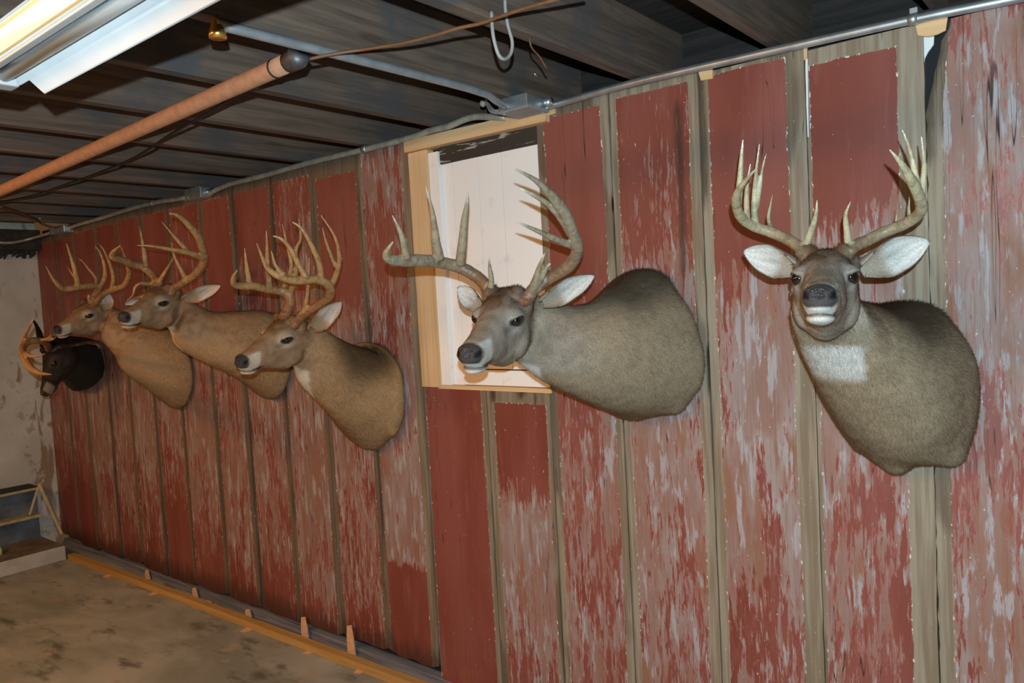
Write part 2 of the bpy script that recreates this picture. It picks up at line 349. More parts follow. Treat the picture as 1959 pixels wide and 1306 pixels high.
# ------------------------------------------------------------------ opening with the white shutter
def shutter_mat():
    t = NT('white_painted_boards'); n_ = t.noise(t.pos((1, 1, 1)), 18, 4); g = t.noise(t.pos((60, 60, 3)), 1, 4)
    c = t.mix(t.step(n_, .62, .74), (.88, .83, .80), (.80, .73, .71)); ch = t.math('MULTIPLY', t.step(t.noise(t.pos((40, 40, 12)), 1.2, 4), .74, .76), .9)
    c = t.mix(ch, c, (.18, .15, .14)); t.bump(g, .15, .001); return t.fin(c, .6)
MAT['shutter'] = shutter_mat()
WX0, WX1 = -2.262, -1.622
win = empty('window_1', (WX0/2+WX1/2, 0, OPEN_Z0), 'framed opening closed with white painted boards in pale pine framing', 'window', kind='structure')
ya = PY(1020, 285)
MB().box((WX0+.002, -.012, OPEN_Z0), (WX0+.108, .028, 2.215), .002).build('jamb', MAT['pinez'], win)
MB().beam((WX0+.0, .002, 2.240), (-1.56, .002, 2.234), .064, .046).build('header', MAT['pine'], win)
MB().box((WX0+.09, -.006, OPEN_Z0-.006), (WX1+.01, .03, OPEN_Z0+.010), .001).build('sill', MAT['pine'], win)
MB().box((WX0+.108, -.004, OPEN_Z0+.010), (WX0+.16, .034, 2.20), .001).build('white_jamb', MAT['shutter'], win)
xs = [WX0+.16, WX0+.215, WX0+.345, WX0+.46, WX0+.64]
for k in range(4):
    MB().box((xs[k]+.0012, .016, OPEN_Z0+(.075 if k else .01)), (xs[k+1]-.0012, .034, 2.150+.003*k), .001).build('white_board', MAT['shutter'], win)
MB().box((WX0+.215, .012, OPEN_Z0+.012), (WX1-.002, .034, OPEN_Z0+.070), .001).build('bottom_rail', MAT['shutter'], win)
t_ = NT('dark_lintel'); q_ = t_.noise(t_.pos((4, 30, 30)), 2, 4)
MAT['lintel'] = t_.fin(t_.mix(t_.step(q_, .60, .66), (.035, .026, .02), (.34, .32, .30)), .8)
MB().box((WX0+.16, .006, 2.15), (WX1, .034, 2.216), .002).build('lintel', MAT['lintel'], win)
MB().box((WX0, .034, OPEN_Z0-.03), (WX1, .040, 2.25)).build('gap_backing', MAT['black'], win)

# ------------------------------------------------------------------ floor, left wall, ceiling
def floor_mat():
    t = NT('stained_concrete'); a = t.noise(t.pos((1, 1.6, 1)), 1.5, 6, .6, .4); b = t.noise(t.pos((1, 2.4, 1)), 4, 5, .6); f = t.noise(t.pos(), 120, 2)
    c = t.mix(t.step(a, .35, .65), (.235, .235, .19), (.40, .385, .325)); c = t.mix(t.math('MULTIPLY', t.step(b, .53, .70), .8), c, (.085, .078, .055))
    c = t.mix(t.math('MULTIPLY', t.step(t.noise(t.pos(), 7, 3), .64, .68), .7), c, (.40, .30, .22)); c = t.mix(t.math('MULTIPLY', t.step(f, .6, .7), .2), c, (.45, .42, .36))
    t.bump(b, .2, .004); return t.fin(c, .75)
MB().box((-6.2, -4.6, -.12), (1.2, .05, 0)).build('floor', floor_mat(), label='bare stained concrete floor', cat='floor', kind='structure')
def lime_mat():
    t = NT('whitewash_with_rust'); a = t.noise(t.pos(), 3, 6, .6); b = t.noise(t.pos((4, 4, 1.3)), 2.2, 5, .6, .8); d = t.noise(t.pos((1, 1, 1)), 26, 3)
    c = t.mix(t.step(a, .35, .7), (.44, .42, .36), (.56, .54, .48))
    sep = t.n('ShaderNodeSeparateXYZ'); tc = t.n('ShaderNodeTexCoord'); t.l(tc.outputs['Object'], sep.inputs[0])
    low = t.step(sep.outputs[2], 1.75, .5)
    c = t.mix(t.math('MULTIPLY', t.step(t.math('ADD', b, t.math('MULTIPLY', low, .12)), .60, .68), .8), c, (.22, .12, .05)); c = t.mix(t.math('MULTIPLY', t.step(d, .66, .72), .5), c, (.12, .10, .08))
    c = t.mix(t.math('MULTIPLY', t.step(t.noise(t.pos(), 5, 5), .58, .62), t.math('MULTIPLY', low, .6)), c, (.16, .12, .08))
    t.bump(a, .3, .01); return t.fin(c, .85)
wl = MB(); 
for k in range(12): wl.box((-6.20, -4.56+k*.38+.0015, 0), (-6.13, -4.56+(k+1)*.38-.0015, 2.485))
wl.build('wall_left', lime_mat(), label='whitewashed end wall with rust stains', cat='wall', kind='structure')
v_, f_ = [], []
mb = MB(); mb.box((-6.13, -2.4, 2.14), (-6.03, -.002, 2.284), .01)
db = mb.build('trim_1', MAT['dirt'], label='dark dirty plate along the top of the end wall', cat='beam', kind='structure')
for k in range(40):
    yk = -.02-k*.016-random.random()*.02
    MB().tube([(-6.10, yk, 2.16), (-6.09, yk+random.uniform(-.02, .02), 2.135-random.random()*.02), (-6.095, yk+random.uniform(-.04, .04), 2.125-random.random()*.045)], [.02, .016, .006], 6, jit=.6).build('cobweb', MAT['dirt'], db)
ceil = MB().box((-6.2, -4.6, 2.485), (1.2, .4, 2.51)).build('ceiling', MAT['deck'], label='dark board ceiling carried on old joists', cat='ceiling', kind='structure')
JX = [-.40+.44, -.40]+[-.81, -1.245, -1.665, -2.095]+[-2.535-.442*k for k in range(8)]
for x in JX:
    MB().box((x, -4.6, 2.287), (x+.044, .395, 2.487), .003).build('ceiling_joist', MAT['joist'], ceil)
MB().box((-6.13, .30, 2.287), (1.2, .33, 2.485)).build('trim_2', MAT['deck'], label='dark rim board closing the joist bays above the red wall', cat='beam', kind='structure')

# bottom of the wall
a = PZ(130, 1071, 0); b = PZ(735, 1303, 0)
d_ = (b-a)/(b[0]-a[0]); p0 = a; p1 = a+d_*5.9
n2 = np.array([d_[1], -1., 0]); n2 /= np.linalg.norm(n2)
MB().beam(p0+np.array([0, .024, .0195]), p1+np.array([0, .024, .0195]), .045, .037).build('baseboard_back', MAT['sill'], label='yellowed pine plate lying along the foot of the red wall', cat='baseboard', kind='structure')
MB().box((-6.1, -.004, .0), (.95, .043, .048), .003).build('trim_3', MAT['greywood'], label='grey weathered board behind the lower ends of the red boards', cat='board', kind='structure')
# cedar shims: pushed under the plate or standing up behind it
def wedge(p, q, wd, th, name, label):
    p = np.array(p); q = np.array(q); t = q-p; L = np.linalg.norm(t); t /= L
    up = np.array([0, 0, 1.]) if abs(t[2]) < .6 else np.array([0, -1., 0]); sd = np.cross(t, up); sd /= np.linalg.norm(sd); uu = np.cross(sd, t)
    V = []; 
    for k, (s_, w_, h_) in enumerate(((0, 1, 1), (.6, .95, .5), (1., .7, .12))):
        for a_, b_ in ((-1, 0), (1, 0), (1, 1), (-1, 1)): V.append(p+t*L*s_*(1 if k < 2 or a_ > 0 else .93)+sd*wd/2*a_*w_+uu*th*h_*b_)
    F = [(0, 3, 2, 1), (8, 9, 10, 11)]+[(4*k+i, 4*k+(i+1) % 4, 4*k+4+(i+1) % 4, 4*k+4+i) for k in range(2) for i in range(4)]
    link(name, mesh_from(V, F, name), MAT['shim'], label=label, cat='wood shim', group='shims at the foot of the red wall')
for (px, py, lab) in ((202, 1103, 'tiny shim end under the pine plate nearest the concrete ledge'), (288, 1138, 'small shim end under the pine plate, second from the ledge'),
                      (374, 1163, 'shim end under the plate below the dark wide seam'), (466, 1208, 'square shim end poking from under the middle of the plate'),
                      (587, 1250, 'torn shim end on the floor under the second tall splinter'), (684, 1287, 'nearest shim end sticking out from under the pine plate')):
    q = PZ(px, py, 0.0); wedge(q+np.array([.0, .085, .001]), q+np.array([0, -.01, .001]), .045, .012, 'wooden_shim', lab)
for (px, py, h, lab) in ((282, 1116, .06, 'leftmost splintered shim standing behind the pine plate'), (373, 1150, .06, 'standing shim behind the plate at the open seam'),
                         (475, 1190, .05, 'low pinkish shim standing behind the plate'), (583, 1222, .12, 'broad blunt shim standing behind the plate'),
                         (672, 1253, .16, 'tall pointed shim standing behind the plate')):
    q = PY(px, py, -.028); q[2] = max(q[2]-.02, .0); q[1] = -.022; wedge((q[0], -.018, .001), (q[0]-.008, -.022, q[2]+h), .05, .010, 'wooden_shim', lab)

# concrete ledge with a whitewashed face in the far corner
def ledge_mat():
    t = NT('ledge_concrete'); sep = t.n('ShaderNodeSeparateXYZ'); ge = t.n('ShaderNodeNewGeometry'); t.l(ge.outputs['Normal'], sep.inputs[0])
    a = t.noise(t.pos(), 9, 5); top = t.mix(t.step(a, .35, .65), (.13, .10, .07), (.21, .16, .11)); fr = t.mix(t.step(a, .35, .6), (.42, .38, .32), (.50, .46, .40))
    t.bump(a, .3, .01); return t.fin(t.mix(t.step(sep.outputs[2], .4, .6), fr, top), .85)
MB().box((-6.128, -2.0, 0), (-5.70, -.02-.12, .10), .006).build('concrete_ledge', ledge_mat(), label='low concrete ledge with a whitewashed edge in the far corner', cat='ledge')
rk = empty('shelf_rack', (-6.0, -.5, .10), 'low rack with pale wooden edges and blue grey panels on the ledge', 'shelf')
RX = -6.00
MAT['bluepanel'] = plain('blue_grey_panel', (.10, .12, .14), .6, 0, .4, 6)
MAT['edgewood'] = plain('cream_edge_wood', (.42, .34, .17), .6, 0, .15)
MB().box((-6.10, -1.6, .46), (RX, -.14, .478), .001).build('shelf', MAT['edgewood'], rk); MB().box((-6.10, -1.6, .265), (RX, -.16, .285), .001).build('shelf', MAT['edgewood'], rk)
MB().box((-6.11, -1.6, .101), (-6.10, -.15, .46)).build('back_panel', MAT['bluepanel'], rk)
MB().beam((RX, -.165, .50), (RX+.05, -.165+.10, .12), .012, .02).build('brace', MAT['edgewood'], rk)
MB().beam((RX, -.17, .48), (RX-.03, -.23, .29), .010, .016).build('brace', MAT['edgewood'], rk)
bmx = MB(); bmx.add([(-6.11, -1.3, .50), (RX+.01, -1.3, .53), (RX, -.17, .482), (-6.08, -.2, .50), (-6.11, -1.3, .4785), (RX+.01, -1.3, .4785), (RX, -.17, .4785), (-6.08, -.2, .4785)],
    [(0, 1, 2, 3), (7, 6, 5, 4), (0, 4, 5, 1), (1, 5, 6, 2), (2, 6, 7, 3), (3, 7, 4, 0)])
bmx.build('folded_tarp', plain('black_tarp', (.012, .02, .014), .6, 0, .3, 9, .6), label='black green folded tarp on top of the rack', cat='tarp')
q = PXX(1, 1019, -5.9); cup_v, cup_f, _ = tube([q+np.array([0, -.03, -.035]), q+np.array([0, -.03, .0]), q+np.array([0, -.03, .035])], [.032, .028, .014], 14)
nl = link('yellow_cup', mesh_from(cup_v, cup_f), plain('bright_yellow_plastic', (.9, .85, .35), .4), smooth=True, label='small bright yellow cup at the left edge on the ledge', cat='cup')
nl.location.z = .101

# ------------------------------------------------------------------ conduit, boxes, cables
cd_ = empty('electrical_conduit', PY(1300, 140, -.024), 'shiny metal conduit running along the top of the red wall, right of the junction box', 'conduit')
P = [PY(x, y, -.026) for x, y in ((2040, -24), (1959, -6), (1747, 37), (1520, 88), (1300, 138), (1180, 167), (1061, 201), (1040, 208))]
v, f, _ = tube(P, .0118, 14, step=.04); link('pipe', mesh_from(v, f), MAT['galv'], cd_, True)
for x, y in ((1747, 37),):
    q = PY(x, y, -.026); v, f, _ = tube([q+np.array([-.011, 0, 0]), q+np.array([.011, 0, 0])], .0145, 14); o = link('strap', mesh_from(v, f), MAT['galv'], cd_, True)
    MB().box(q+np.array([-.009, .004, .008]), q+np.array([.009, .02, .03]), .001).build('strap', MAT['galv'], cd_)
c2 = empty('electrical_conduit', PY(650, 295, -.024), 'dull tan conduit between the two junction boxes above the left red boards', 'conduit')
P = [PY(x, y, -.028) for x, y in ((968, 226), (940, 224), (913, 223), (888, 229), (858, 242), (820, 251), (790, 262), (697, 286), (600, 309), (500, 337), (440, 352), (408, 366), (398, 374))]
v, f, _ = tube(P, .0125, 12, step=.04); link('pipe', mesh_from(v, f), MAT['galvdull'], c2, True)
q = PY(698, 285, -.028); v, f, _ = tube([q+np.array([-.012, 0, 0]), q+np.array([.012, 0, 0])], .0155, 12); link('strap', mesh_from(v, f), MAT['galv'], c2, True)
c3 = empty('electrical_conduit', PY(250, 402, -.024), 'dark conduit between the middle junction box and the far corner box', 'conduit')
P = [PY(x, y, -.028) for x, y in ((356, 378), (292, 388), (240, 402), (190, 418), (150, 429), (130, 437))]
v, f, _ = tube(P, .013, 12, step=.04); link('pipe', mesh_from(v, f), MAT['galvdull'], c3, True)
q = PY(292, 388, -.028); v, f, _ = tube([q+np.array([-.014, 0, 0]), q+np.array([.014, 0, 0])], .0165, 12); link('strap', mesh_from(v, f), MAT['galv'], c3, True)
c4 = empty('electrical_conduit', PXX(40, 462, -6.02), 'thin dark cable running from the corner box along the end wall', 'cable')
P = [PY(108, 440, -.04), PY(90, 447, -.05), PXX(60, 456, -6.0), PXX(30, 463, -6.0), PXX(0, 464, -6.0), PXX(-60, 458, -6.0)]
v, f, _ = tube(P, .009, 10, step=.04); link('cable', mesh_from(v, f), MAT['galvdull'], c4, True)
c4.name = 'electrical_cable'
def jbox(px, py, ex, ez, dy, label, y=-.003):
    c = PY(px, py, -dy/2); e = empty('junction_box', (c[0], 0, c[2]), label, 'junction box', 'junction boxes')
    MB().box((c[0]-ex/2, y-dy, c[2]-ez/2), (c[0]+ex/2, y, c[2]+ez/2), .004).build('box_body', MAT['galv'], e)
    cv = MB().box((c[0]-ex/2-.002, y-dy-.003, c[2]-ez/2-.002), (c[0]+ex/2+.002, y-dy, c[2]+ez/2+.002), .001).build('cover', MAT['galv'], e)
    for sx in (-1, 1):
        v, f, _ = tube([(c[0]+sx*ex/2, y-dy*.35, c[2]), (c[0]+sx*(ex/2+.016), y-dy*.35, c[2])], .015, 12); link('connector', mesh_from(v, f), MAT['galv'], e, True)
        v, f = ellipsoid((c[0]+sx*ex*.3, y-dy-.003, c[2]+sx*ez*.25), (.004, .002, .004)); link('screw', mesh_from(v, f), MAT['galv'], cv, True)
    return e
jbox(380, 371, .155, .055, .06, 'small metal junction box over the left boards')
jbox(119, 440, .23, .045, .06, 'farthest small metal junction box near the corner')
# big box: sits in front of the header, turned bottom towards us
c = PY(1000, 212, -.09); e = empty('junction_box', (c[0], c[1], c[2]), 'large square metal junction box above the white opening', 'junction box', 'junction boxes')
MB().box((c[0]-.062, -.145, 2.245), (c[0]+.062, -.028, 2.287), .004).build('box_body', MAT['galv'], e)
cv = MB().box((c[0]-.065, -.148, 2.238), (c[0]+.065, -.026, 2.245), .0015).build('cover', plain('painted_cover', (.33, .32, .32), .6, .3, .1), e)
for dx, dy in ((-.045, -.135), (.05, -.045)):
    v, f = ellipsoid((c[0]+dx, dy, 2.237), (.005, .005, .003)); link('screw', mesh_from(v, f), MAT['galv'], cv, True)
v, f, _ = tube([(c[0]+.062, -.05, 2.266), (c[0]+.09, -.045, 2.266)], .016, 12); link('connector', mesh_from(v, f), MAT['galv'], e, True)
ck = empty('electrical_conduit', PZ(700, 125, 2.27), 'grey conduit running under a joist from the big box towards the hanging light', 'conduit')
P = [PZ(x, y, 2.274) for x, y in ((411, 45.5), (893, 168))]+[PZ(945, 190, 2.262), PZ(968, 204, 2.258), PZ(985, 207, 2.258)]
v, f, _ = tube(P, .0125, 12, step=.05); link('pipe', mesh_from(v, f), plain('grey_conduit', (.30, .31, .32), .5, .4, .15), ck, True)
for k, (r0, lab) in enumerate(((.0, 'outer looped grey cable entering the big junction box'), (.012, 'inner looped grey cable entering the big junction box'))):
    P = [PY(930, 184, -.02), PY(931+r0*200, 196, -.05), PY(937+r0*300, 211-r0*300, -.08), PY(948, 216-r0*350, -.09), PY(962, 214-r0*300, -.09)]
    v, f, _ = tube(P, .005, 8, step=.01); link('electrical_cable', mesh_from(v, f), MAT['greycable'], smooth=True, label=lab, cat='cable')
v, f = ellipsoid(PY(924, 198, -.03), (.012, .012, .013)); link('cable_knob', mesh_from(v, f), MAT['greycable'], smooth=True, label='small round knob on the joist beside the looped cables', cat='knob')
# rusty pipe
rp = empty('rusty_pipe', PZ(300, 225, 2.2), 'long rusty orange pipe hanging under the joists', 'pipe')
A0 = PZ(-60, 392, 2.25); A1 = PZ(556, 118, 2.25)
v, f, _ = tube([A0, (A0+A1)/2, A1], .024, 16, step=.1); link('pipe', mesh_from(v, f), MAT['rust'], rp, True)
A2 = A1+(A1-A0)/np.linalg.norm(A1-A0)*.03
v, f, _ = tube([A1-np.array([.01, 0, 0]), A1+np.array([.03, 0, .002]), A2+np.array([.01, 0, .012])], [.026, .028, .029], 16); link('end_cap', mesh_from(v, f), MAT['capmetal'], rp, True)
t_ = (A1-A0)/np.linalg.norm(A1-A0); q = A1-t_*.07; v, f, _ = tube([q-t_*.003, q+t_*.003], .026, 16); link('wire_tie', mesh_from(v, f), MAT['blackcable'], rp, True)
def cable(pts, r, mat, label, name='electrical_cable', z=2.27, cat='cable'):
    P = [PZ(x, y, zz if len(rest) else z) for x, y, *rest in pts for zz in [rest[0] if rest else z]]
    v, f, _ = tube(P, r, 8, step=.03); return link(name, mesh_from(v, f), mat, smooth=True, label=label, cat=cat)
cable([(576, 116, 2.25), (640, 103, 2.262), (700, 94), (770, 83), (830, 68), (880, 53), (915, 46), (950, 34), (1000, 17), (1060, 0), (1120, -18)], .0045, MAT['copper'], 'brown cable stapled across the joists from the pipe end')
cable([(578, 122, 2.25), (560, 130), (500, 160), (440, 190), (400, 215), (330, 255), (260, 300), (190, 330), (120, 355), (60, 375), (0, 386), (-50, 392)], .005, MAT['blackcable'], 'black cable sagging beside the rusty pipe', z=2.262)
cable([(0, 395), (35, 405), (65, 418), (85, 430), (108, 437)], .008, MAT['copper'], 'orange brown cable running down to the far corner box', z=2.255)
cable([(76, 417), (86, 430), (104, 436)], .005, MAT['greycable'], 'thin grey wire beside the orange brown cable in the corner', z=2.25)
def cable_x(pts, r, mat, label, xw, name='electrical_cable', cat='cable'):
    P = [PXX(x, y, xw) for x, y in pts]; P = [P[0]+np.array([0, 0, .04])]+P if P[0][2] < 2.3 else P
    v, f, _ = tube(crom(P, .01), r, 8); return link(name, mesh_from(v, f), mat, smooth=True, label=label, cat=cat)
cable_x([(942, 55), (946, 80), (954, 105), (965, 113), (977, 103), (980, 80), (972, 50), (967, 20), (966, -2)], .0045, MAT['greycable'], 'pale grey wire hanging in a loop from a joist', -1.196)
cable_x([(1014, 82), (1020, 95), (1032, 108), (1046, 131)], .0022, MAT['copper'], 'short stiff bare wire sticking down from a joist', -1.222, cat='wire')
P = [PXX(x, y, -1.6205) for x, y in ((1022, 140), (1027, 146), (1030, 149), (1029, 142))]; v, f, _ = tube(P, .003, 8); link('wire_staple', mesh_from(v, f), MAT['galv'], smooth=True, label='tiny bent staple shining on a dark joist', cat='staple')
# amber bulb holder behind the shade
q = PZ(416, 63, 2.255); v, f, _ = tube([q+np.array([0, 0, -.012]), q+np.array([0, 0, .0]), q+np.array([0, 0, .03]), q+np.array([0, 0, .05])], [.020, .019, .009, .005], 18)
link('lamp_socket', mesh_from(v, f), MAT['brass'], smooth=True, label='small brass coloured lamp socket under the joists behind the hanging light', cat='lamp socket')

# ------------------------------------------------------------------ hanging fluorescent shop light
FX0, FX1 = -1.80, -.58
fx = empty('shop_light', (-1.19, -1.64, 2.08), 'white two tube fluorescent shop light hanging from brass chains', 'ceiling light')
def profile(name, pts, x0, x1, mat, th=.0015, smooth=True):
    P = crom([(YC+(a_-YC)*SC, ZC+(b_-2.045)*SC, 0) for a_, b_ in pts], .008)[:, :2]; n = len(P); T = np.gradient(P, axis=0); T /= np.linalg.norm(T, axis=1)[:, None]; N = np.stack([-T[:, 1], T[:, 0]], 1)*th
    ring = np.vstack([P+N, (P-N)[::-1]]); m = len(ring)
    V = [(x0, a_, b_) for a_, b_ in ring]+[(x1, a_, b_) for a_, b_ in ring]
    F = [(k, (k+1) % m, m+(k+1) % m, m+k) for k in range(m)]+[(k, k+1, m-2-k, m-1-k) for k in range(n-1)]+[(m+k+1, m+k, 2*m-1-k, 2*m-2-k) for k in range(n-1)]
    return link(name, mesh_from(V, F, name), mat, fx, smooth)
YC, ZC, SC = -1.634, 2.112, .66
profile('reflector', [(YC+.010, 2.045), (YC+.02, 2.062), (YC+.045, 2.072), (YC+.07, 2.062), (YC+.085, 2.035), (YC+.088, 2.022)], FX0+.05, FX1, MAT['enamel'])
profile('reflector', [(YC-.010, 2.045), (YC-.02, 2.062), (YC-.045, 2.072), (YC-.075, 2.068), (YC-.105, 2.050), (YC-.125, 2.028)], FX0+.05, FX1, MAT['enamel'])
profile('side_flare', [(YC+.086, 2.024), (YC+.100, 2.012), (YC+.118, 1.996), (YC+.128, 1.988)], FX0+.10, FX1, MAT['enamel'])
MB().box((FX0+.04, YC-.007, 2.107), (FX1, YC+.007, 2.130), .002).build('ballast_channel', MAT['enamel'], fx)
for xe in (FX0, FX1-.05):
    MB().box((xe, YC-.08, 2.094), (xe+.045, YC+.060, 2.134), .005).build('end_plate', MAT['enamel'], fx)
    MB().box((xe+.004, YC-.06, 2.088), (xe+.035, YC-.022, 2.0935), .002).build('lamp_holder', MAT['enamel'], fx)
te = NT('lit_tube'); te.b.inputs['Emission Color'].default_value = (1, .62, .22, 1); te.b.inputs['Emission Strength'].default_value = 2.4; te.fin((.9, .9, .85), .4)
v, f, _ = tube([(FX0+.05, YC-.041, 2.109), (FX1-.05, YC-.041, 2.109)], .0125, 20); link('lit_tube', mesh_from(v, f), te.m, fx, True)
v, f, _ = tube([(FX0+.05, YC+.031, 2.111), (FX1-.05, YC+.031, 2.111)], .0125, 20); link('unlit_tube', mesh_from(v, f), MAT['enamel'], fx, True)
for xe in (FX0+.13, FX1-.1):
    ch = MB(); z = 2.125; k = 0
    while z < 2.275:
        an = np.linspace(0, 2*math.pi, 13)[:-1]; a_ = (np.array([1, 0, 0]), np.array([0, 1, 0]))[k % 2]
        ring = [np.array([xe, YC-.03, z+.012])+a_*.006*math.cos(t)+np.array([0, 0, .012*math.sin(t)]) for t in an]
        ch.tube(ring+[ring[0]], .0018, 6); z += .019; k += 1
    ch.build('chain', MAT['brass'], fx, True)

# ------------------------------------------------------------------ deer mounts
def rotm(yaw, pitch, roll):
    yaw, pitch, roll = map(math.radians, (yaw, pitch, roll))
    a, b, c_, d, e_, g = math.cos(yaw), math.sin(yaw), math.cos(pitch), math.sin(pitch), math.cos(roll), math.sin(roll)
    return np.array([[a, -b, 0], [b, a, 0], [0, 0, 1]])@np.array([[c_, 0, -d], [0, 1, 0], [d, 0, c_]])@np.array([[1, 0, 0], [0, e_, -g], [0, g, e_]])
HEAD = [  # x, top, bottom, half width, level of the widest line
 (-.138, .020, -.050, .022, -.02), (-.125, .045, -.085, .044, -.01), (-.10, .066, -.112, .057, -.01), (-.07, .074, -.126, .062, -.02), (-.035, .070, -.128, .064, -.03),
 (0, .056, -.117, .060, -.02), (.035, .042, -.103, .0465, -.035), (.07, .028, -.090, .043, -.04), (.105, .016, -.080, .037, -.042), (.135, .006, -.076, .0330, -.042),
 (.160, -.001, -.073, .0325, -.037), (.176, -.007, -.066, .0300, -.033), (.188, -.013, -.057, .024, -.034), (.195, -.020, -.049, .015, -.034)]
def head_loft():
    H = crom([(a_, b_, c_, d, e_) for a_, b_, c_, d, e_ in HEAD], .012); n = 28; V = []; F = []
    for x, zt, zb, w_, zc in H:
        for k in range(n):
            t = 2*math.pi*k/n; cs, sn = math.cos(t), math.sin(t)
            y = w_*math.copysign(abs(cs)**.85, cs); z = zc+(zt-zc if sn > 0 else zc-zb)*math.copysign(abs(sn)**.85, sn)
            if sn < 0: y *= 1-.32*abs(sn)**1.5
            V.append((x, y, z))
    m = len(H); F = [(i*n+k, i*n+(k+1) % n, (i+1)*n+(k+1) % n, (i+1)*n+k) for i in range(m-1) for k in range(n)]+[tuple(range(n-1, -1, -1)), tuple((m-1)*n+k for k in range(n))]
    return np.array(V), F
def orient(v, f):
    """outward normals"""
    bm = bmesh.new(); vs = [bm.verts.new(p) for p in v]; bm.verts.ensure_lookup_table()
    for q in f:
        try: bm.faces.new([vs[i] for i in q])
        except ValueError: pass
    bmesh.ops.recalc_face_normals(bm, faces=bm.faces[:]); bm.verts.index_update()
    V = np.array([q.co[:] for q in bm.verts]); F = [[q.index for q in g.verts] for g in bm.faces]; bm.free(); return V, F
def ring_pts(c, upv, sdv, hh, hw, n=48):
    out = []
    for k in range(n):
        t = 2*math.pi*k/n; out.append(c+upv*hh*math.cos(t)+sdv*hw*math.sin(t))
    return np.array(out)
def wall_ring(pts, y, n=48):
    P = np.array([[p[0], p[2]] for p in pts]); c = (P.max(0)+P.min(0))/2; an = np.arctan2(P[:, 0]-c[0], P[:, 1]-c[1]); ra = np.hypot(*(P-c).T)
    o = np.argsort(an); an, ra = an[o], ra[o]; an = np.concatenate([an-2*math.pi, an, an+2*math.pi]); ra = np.tile(ra, 3); out = []
    for k in range(n):
        t = 2*math.pi*k/n; r_ = np.interp(t, an, ra); out.append([c[0]+r_*math.sin(t), y, c[1]+r_*math.cos(t)])
    return np.array(out)
WHITE = np.array([.62, .60, .56])
def paint(P, Nn, D):
    """coat colours from head coordinates (markings of the animal itself)"""
    x, y, z = P.T; ay = np.abs(y); pal = D['pal']
    body, face, fore = (np.array(pal[k]) for k in ('body', 'face', 'fore'))
    n1 = vnoise(P, 14, D['seed']); n2 = vnoise(P, 45, D['seed']+3)
    col = body[None]*(1+.14*n1[:, None]+.10*n2[:, None])
    def mixin(m, c_): nonlocal col; m = np.clip(m, 0, 1)[:, None]; col = col*(1-m)+np.asarray(c_)*m
    inhead = sst(-.15, -.06, x+.25*(z+.05))*sst(-.17, -.13, z); n3 = vnoise(P, 28, D['seed']+9)
    mixin(inhead*.8, face[None]*(1+.22*n2[:, None]))
    mixin(inhead*sst(-.02, .03, z-.3*np.clip(x, 0, 1))*sst(.05, .0, x)*.6, fore)
    mixin(sst(.058, .026, ay)*sst(.0, .03, z-.03+.35*np.clip(x, 0, .1))*sst(.075, -.01, x)*sst(-.16, -.13, x), fore*(1+.25*n2[:, None]))
    mixin(sst(.03, .012, ay)*sst(.03, .08, x)*sst(.17, .14, x)*sst(-.03, .0, z)*.35, fore)      # bridge
    mixin(sst(-.055, -.10, z)*sst(-.09, -.04, x)*sst(.12, .05, x)*.45, np.array(pal['under']))    # jaw
    hd = (ay < .09)
    mixin(inhead*sst(.02, .3, n3)*sst(.115, .08, x)*.35, face*.55); mixin(inhead*sst(.02, .3, -n3)*sst(.115, .08, x)*.3, face*1.35)
    e = np.hypot((x-.0)/1.3, z-.010+.1*x); mixin(sst(.038, .022, e)*(ay > .02)*hd*.85, np.array(pal['ring'])); e2 = np.hypot((x-.005)/1.75, z-.0085+.05*x); mixin(sst(.0150, .0118, e2)*(ay > .03)*hd, (.035, .03, .03))
    tear = np.hypot((x-.032)/1.5, (z+.006)/.7); mixin(sst(.016, .006, tear)*(ay > .02)*hd*.6, np.array(face)*.4)
    band = sst(.112, .128, x+.25*(z+.03))*sst(.176, .165, x+.25*(z+.03))*sst(-.072, -.055, z)*sst(-.002, -.012, z-.25*(ay-.02)); mixin(band*.9, np.array(pal['white']))
    mixin(sst(.171, .179, x+.25*(z+.03))*sst(-.052, -.047, z), (.055, .047, .045)); mixin(sst(.011, .005, np.hypot((x-.184)/1.2, z+.026+.4*(x-.184)))*(ay > .018), (.008, .007, .007))                 # nose surround
    lip = np.abs(z+.060+.12*(.19-x)); mixin(sst(.006, .0025, lip)*sst(.095, .115, x)*.85, (.03, .026, .024))
    mixin(sst(.014, .004, np.hypot((x-.122)/1.5, z+.069))*.75, (.05, .045, .04))                    # dark corner patch
    mixin(sst(-.066, -.070, z+.12*(.19-x))*sst(.118, .130, x)*sst(.20, .19, x), np.array(pal['white'])*1.05)
    mixin(sst(-.048, -.053, z)*sst(.150, .165, x)*sst(-.062, -.057, z+.12*(.19-x)), np.array(pal['white'])*1.05)
    tx0, tx1, tz0, tz1 = D.get('throat', (-.15, -.01, -.30, -.135))
    th = sst(tx0, tx0+.03, x)*sst(tx1, tx1-.02, x)*sst(tz0, tz0+.03, z)*sst(tz1, tz1-.015, z)*sst(D.get('tw', .075), D.get('tw', .075)-.02, ay+.012*n2)
    if D.get('throat_front'): th = th*sst(.0, .3, (Nn@D['R'])[:, 0])
    mixin(th*.95, np.array(pal['white'])*1.05)
    return np.clip(col, .003, .9)
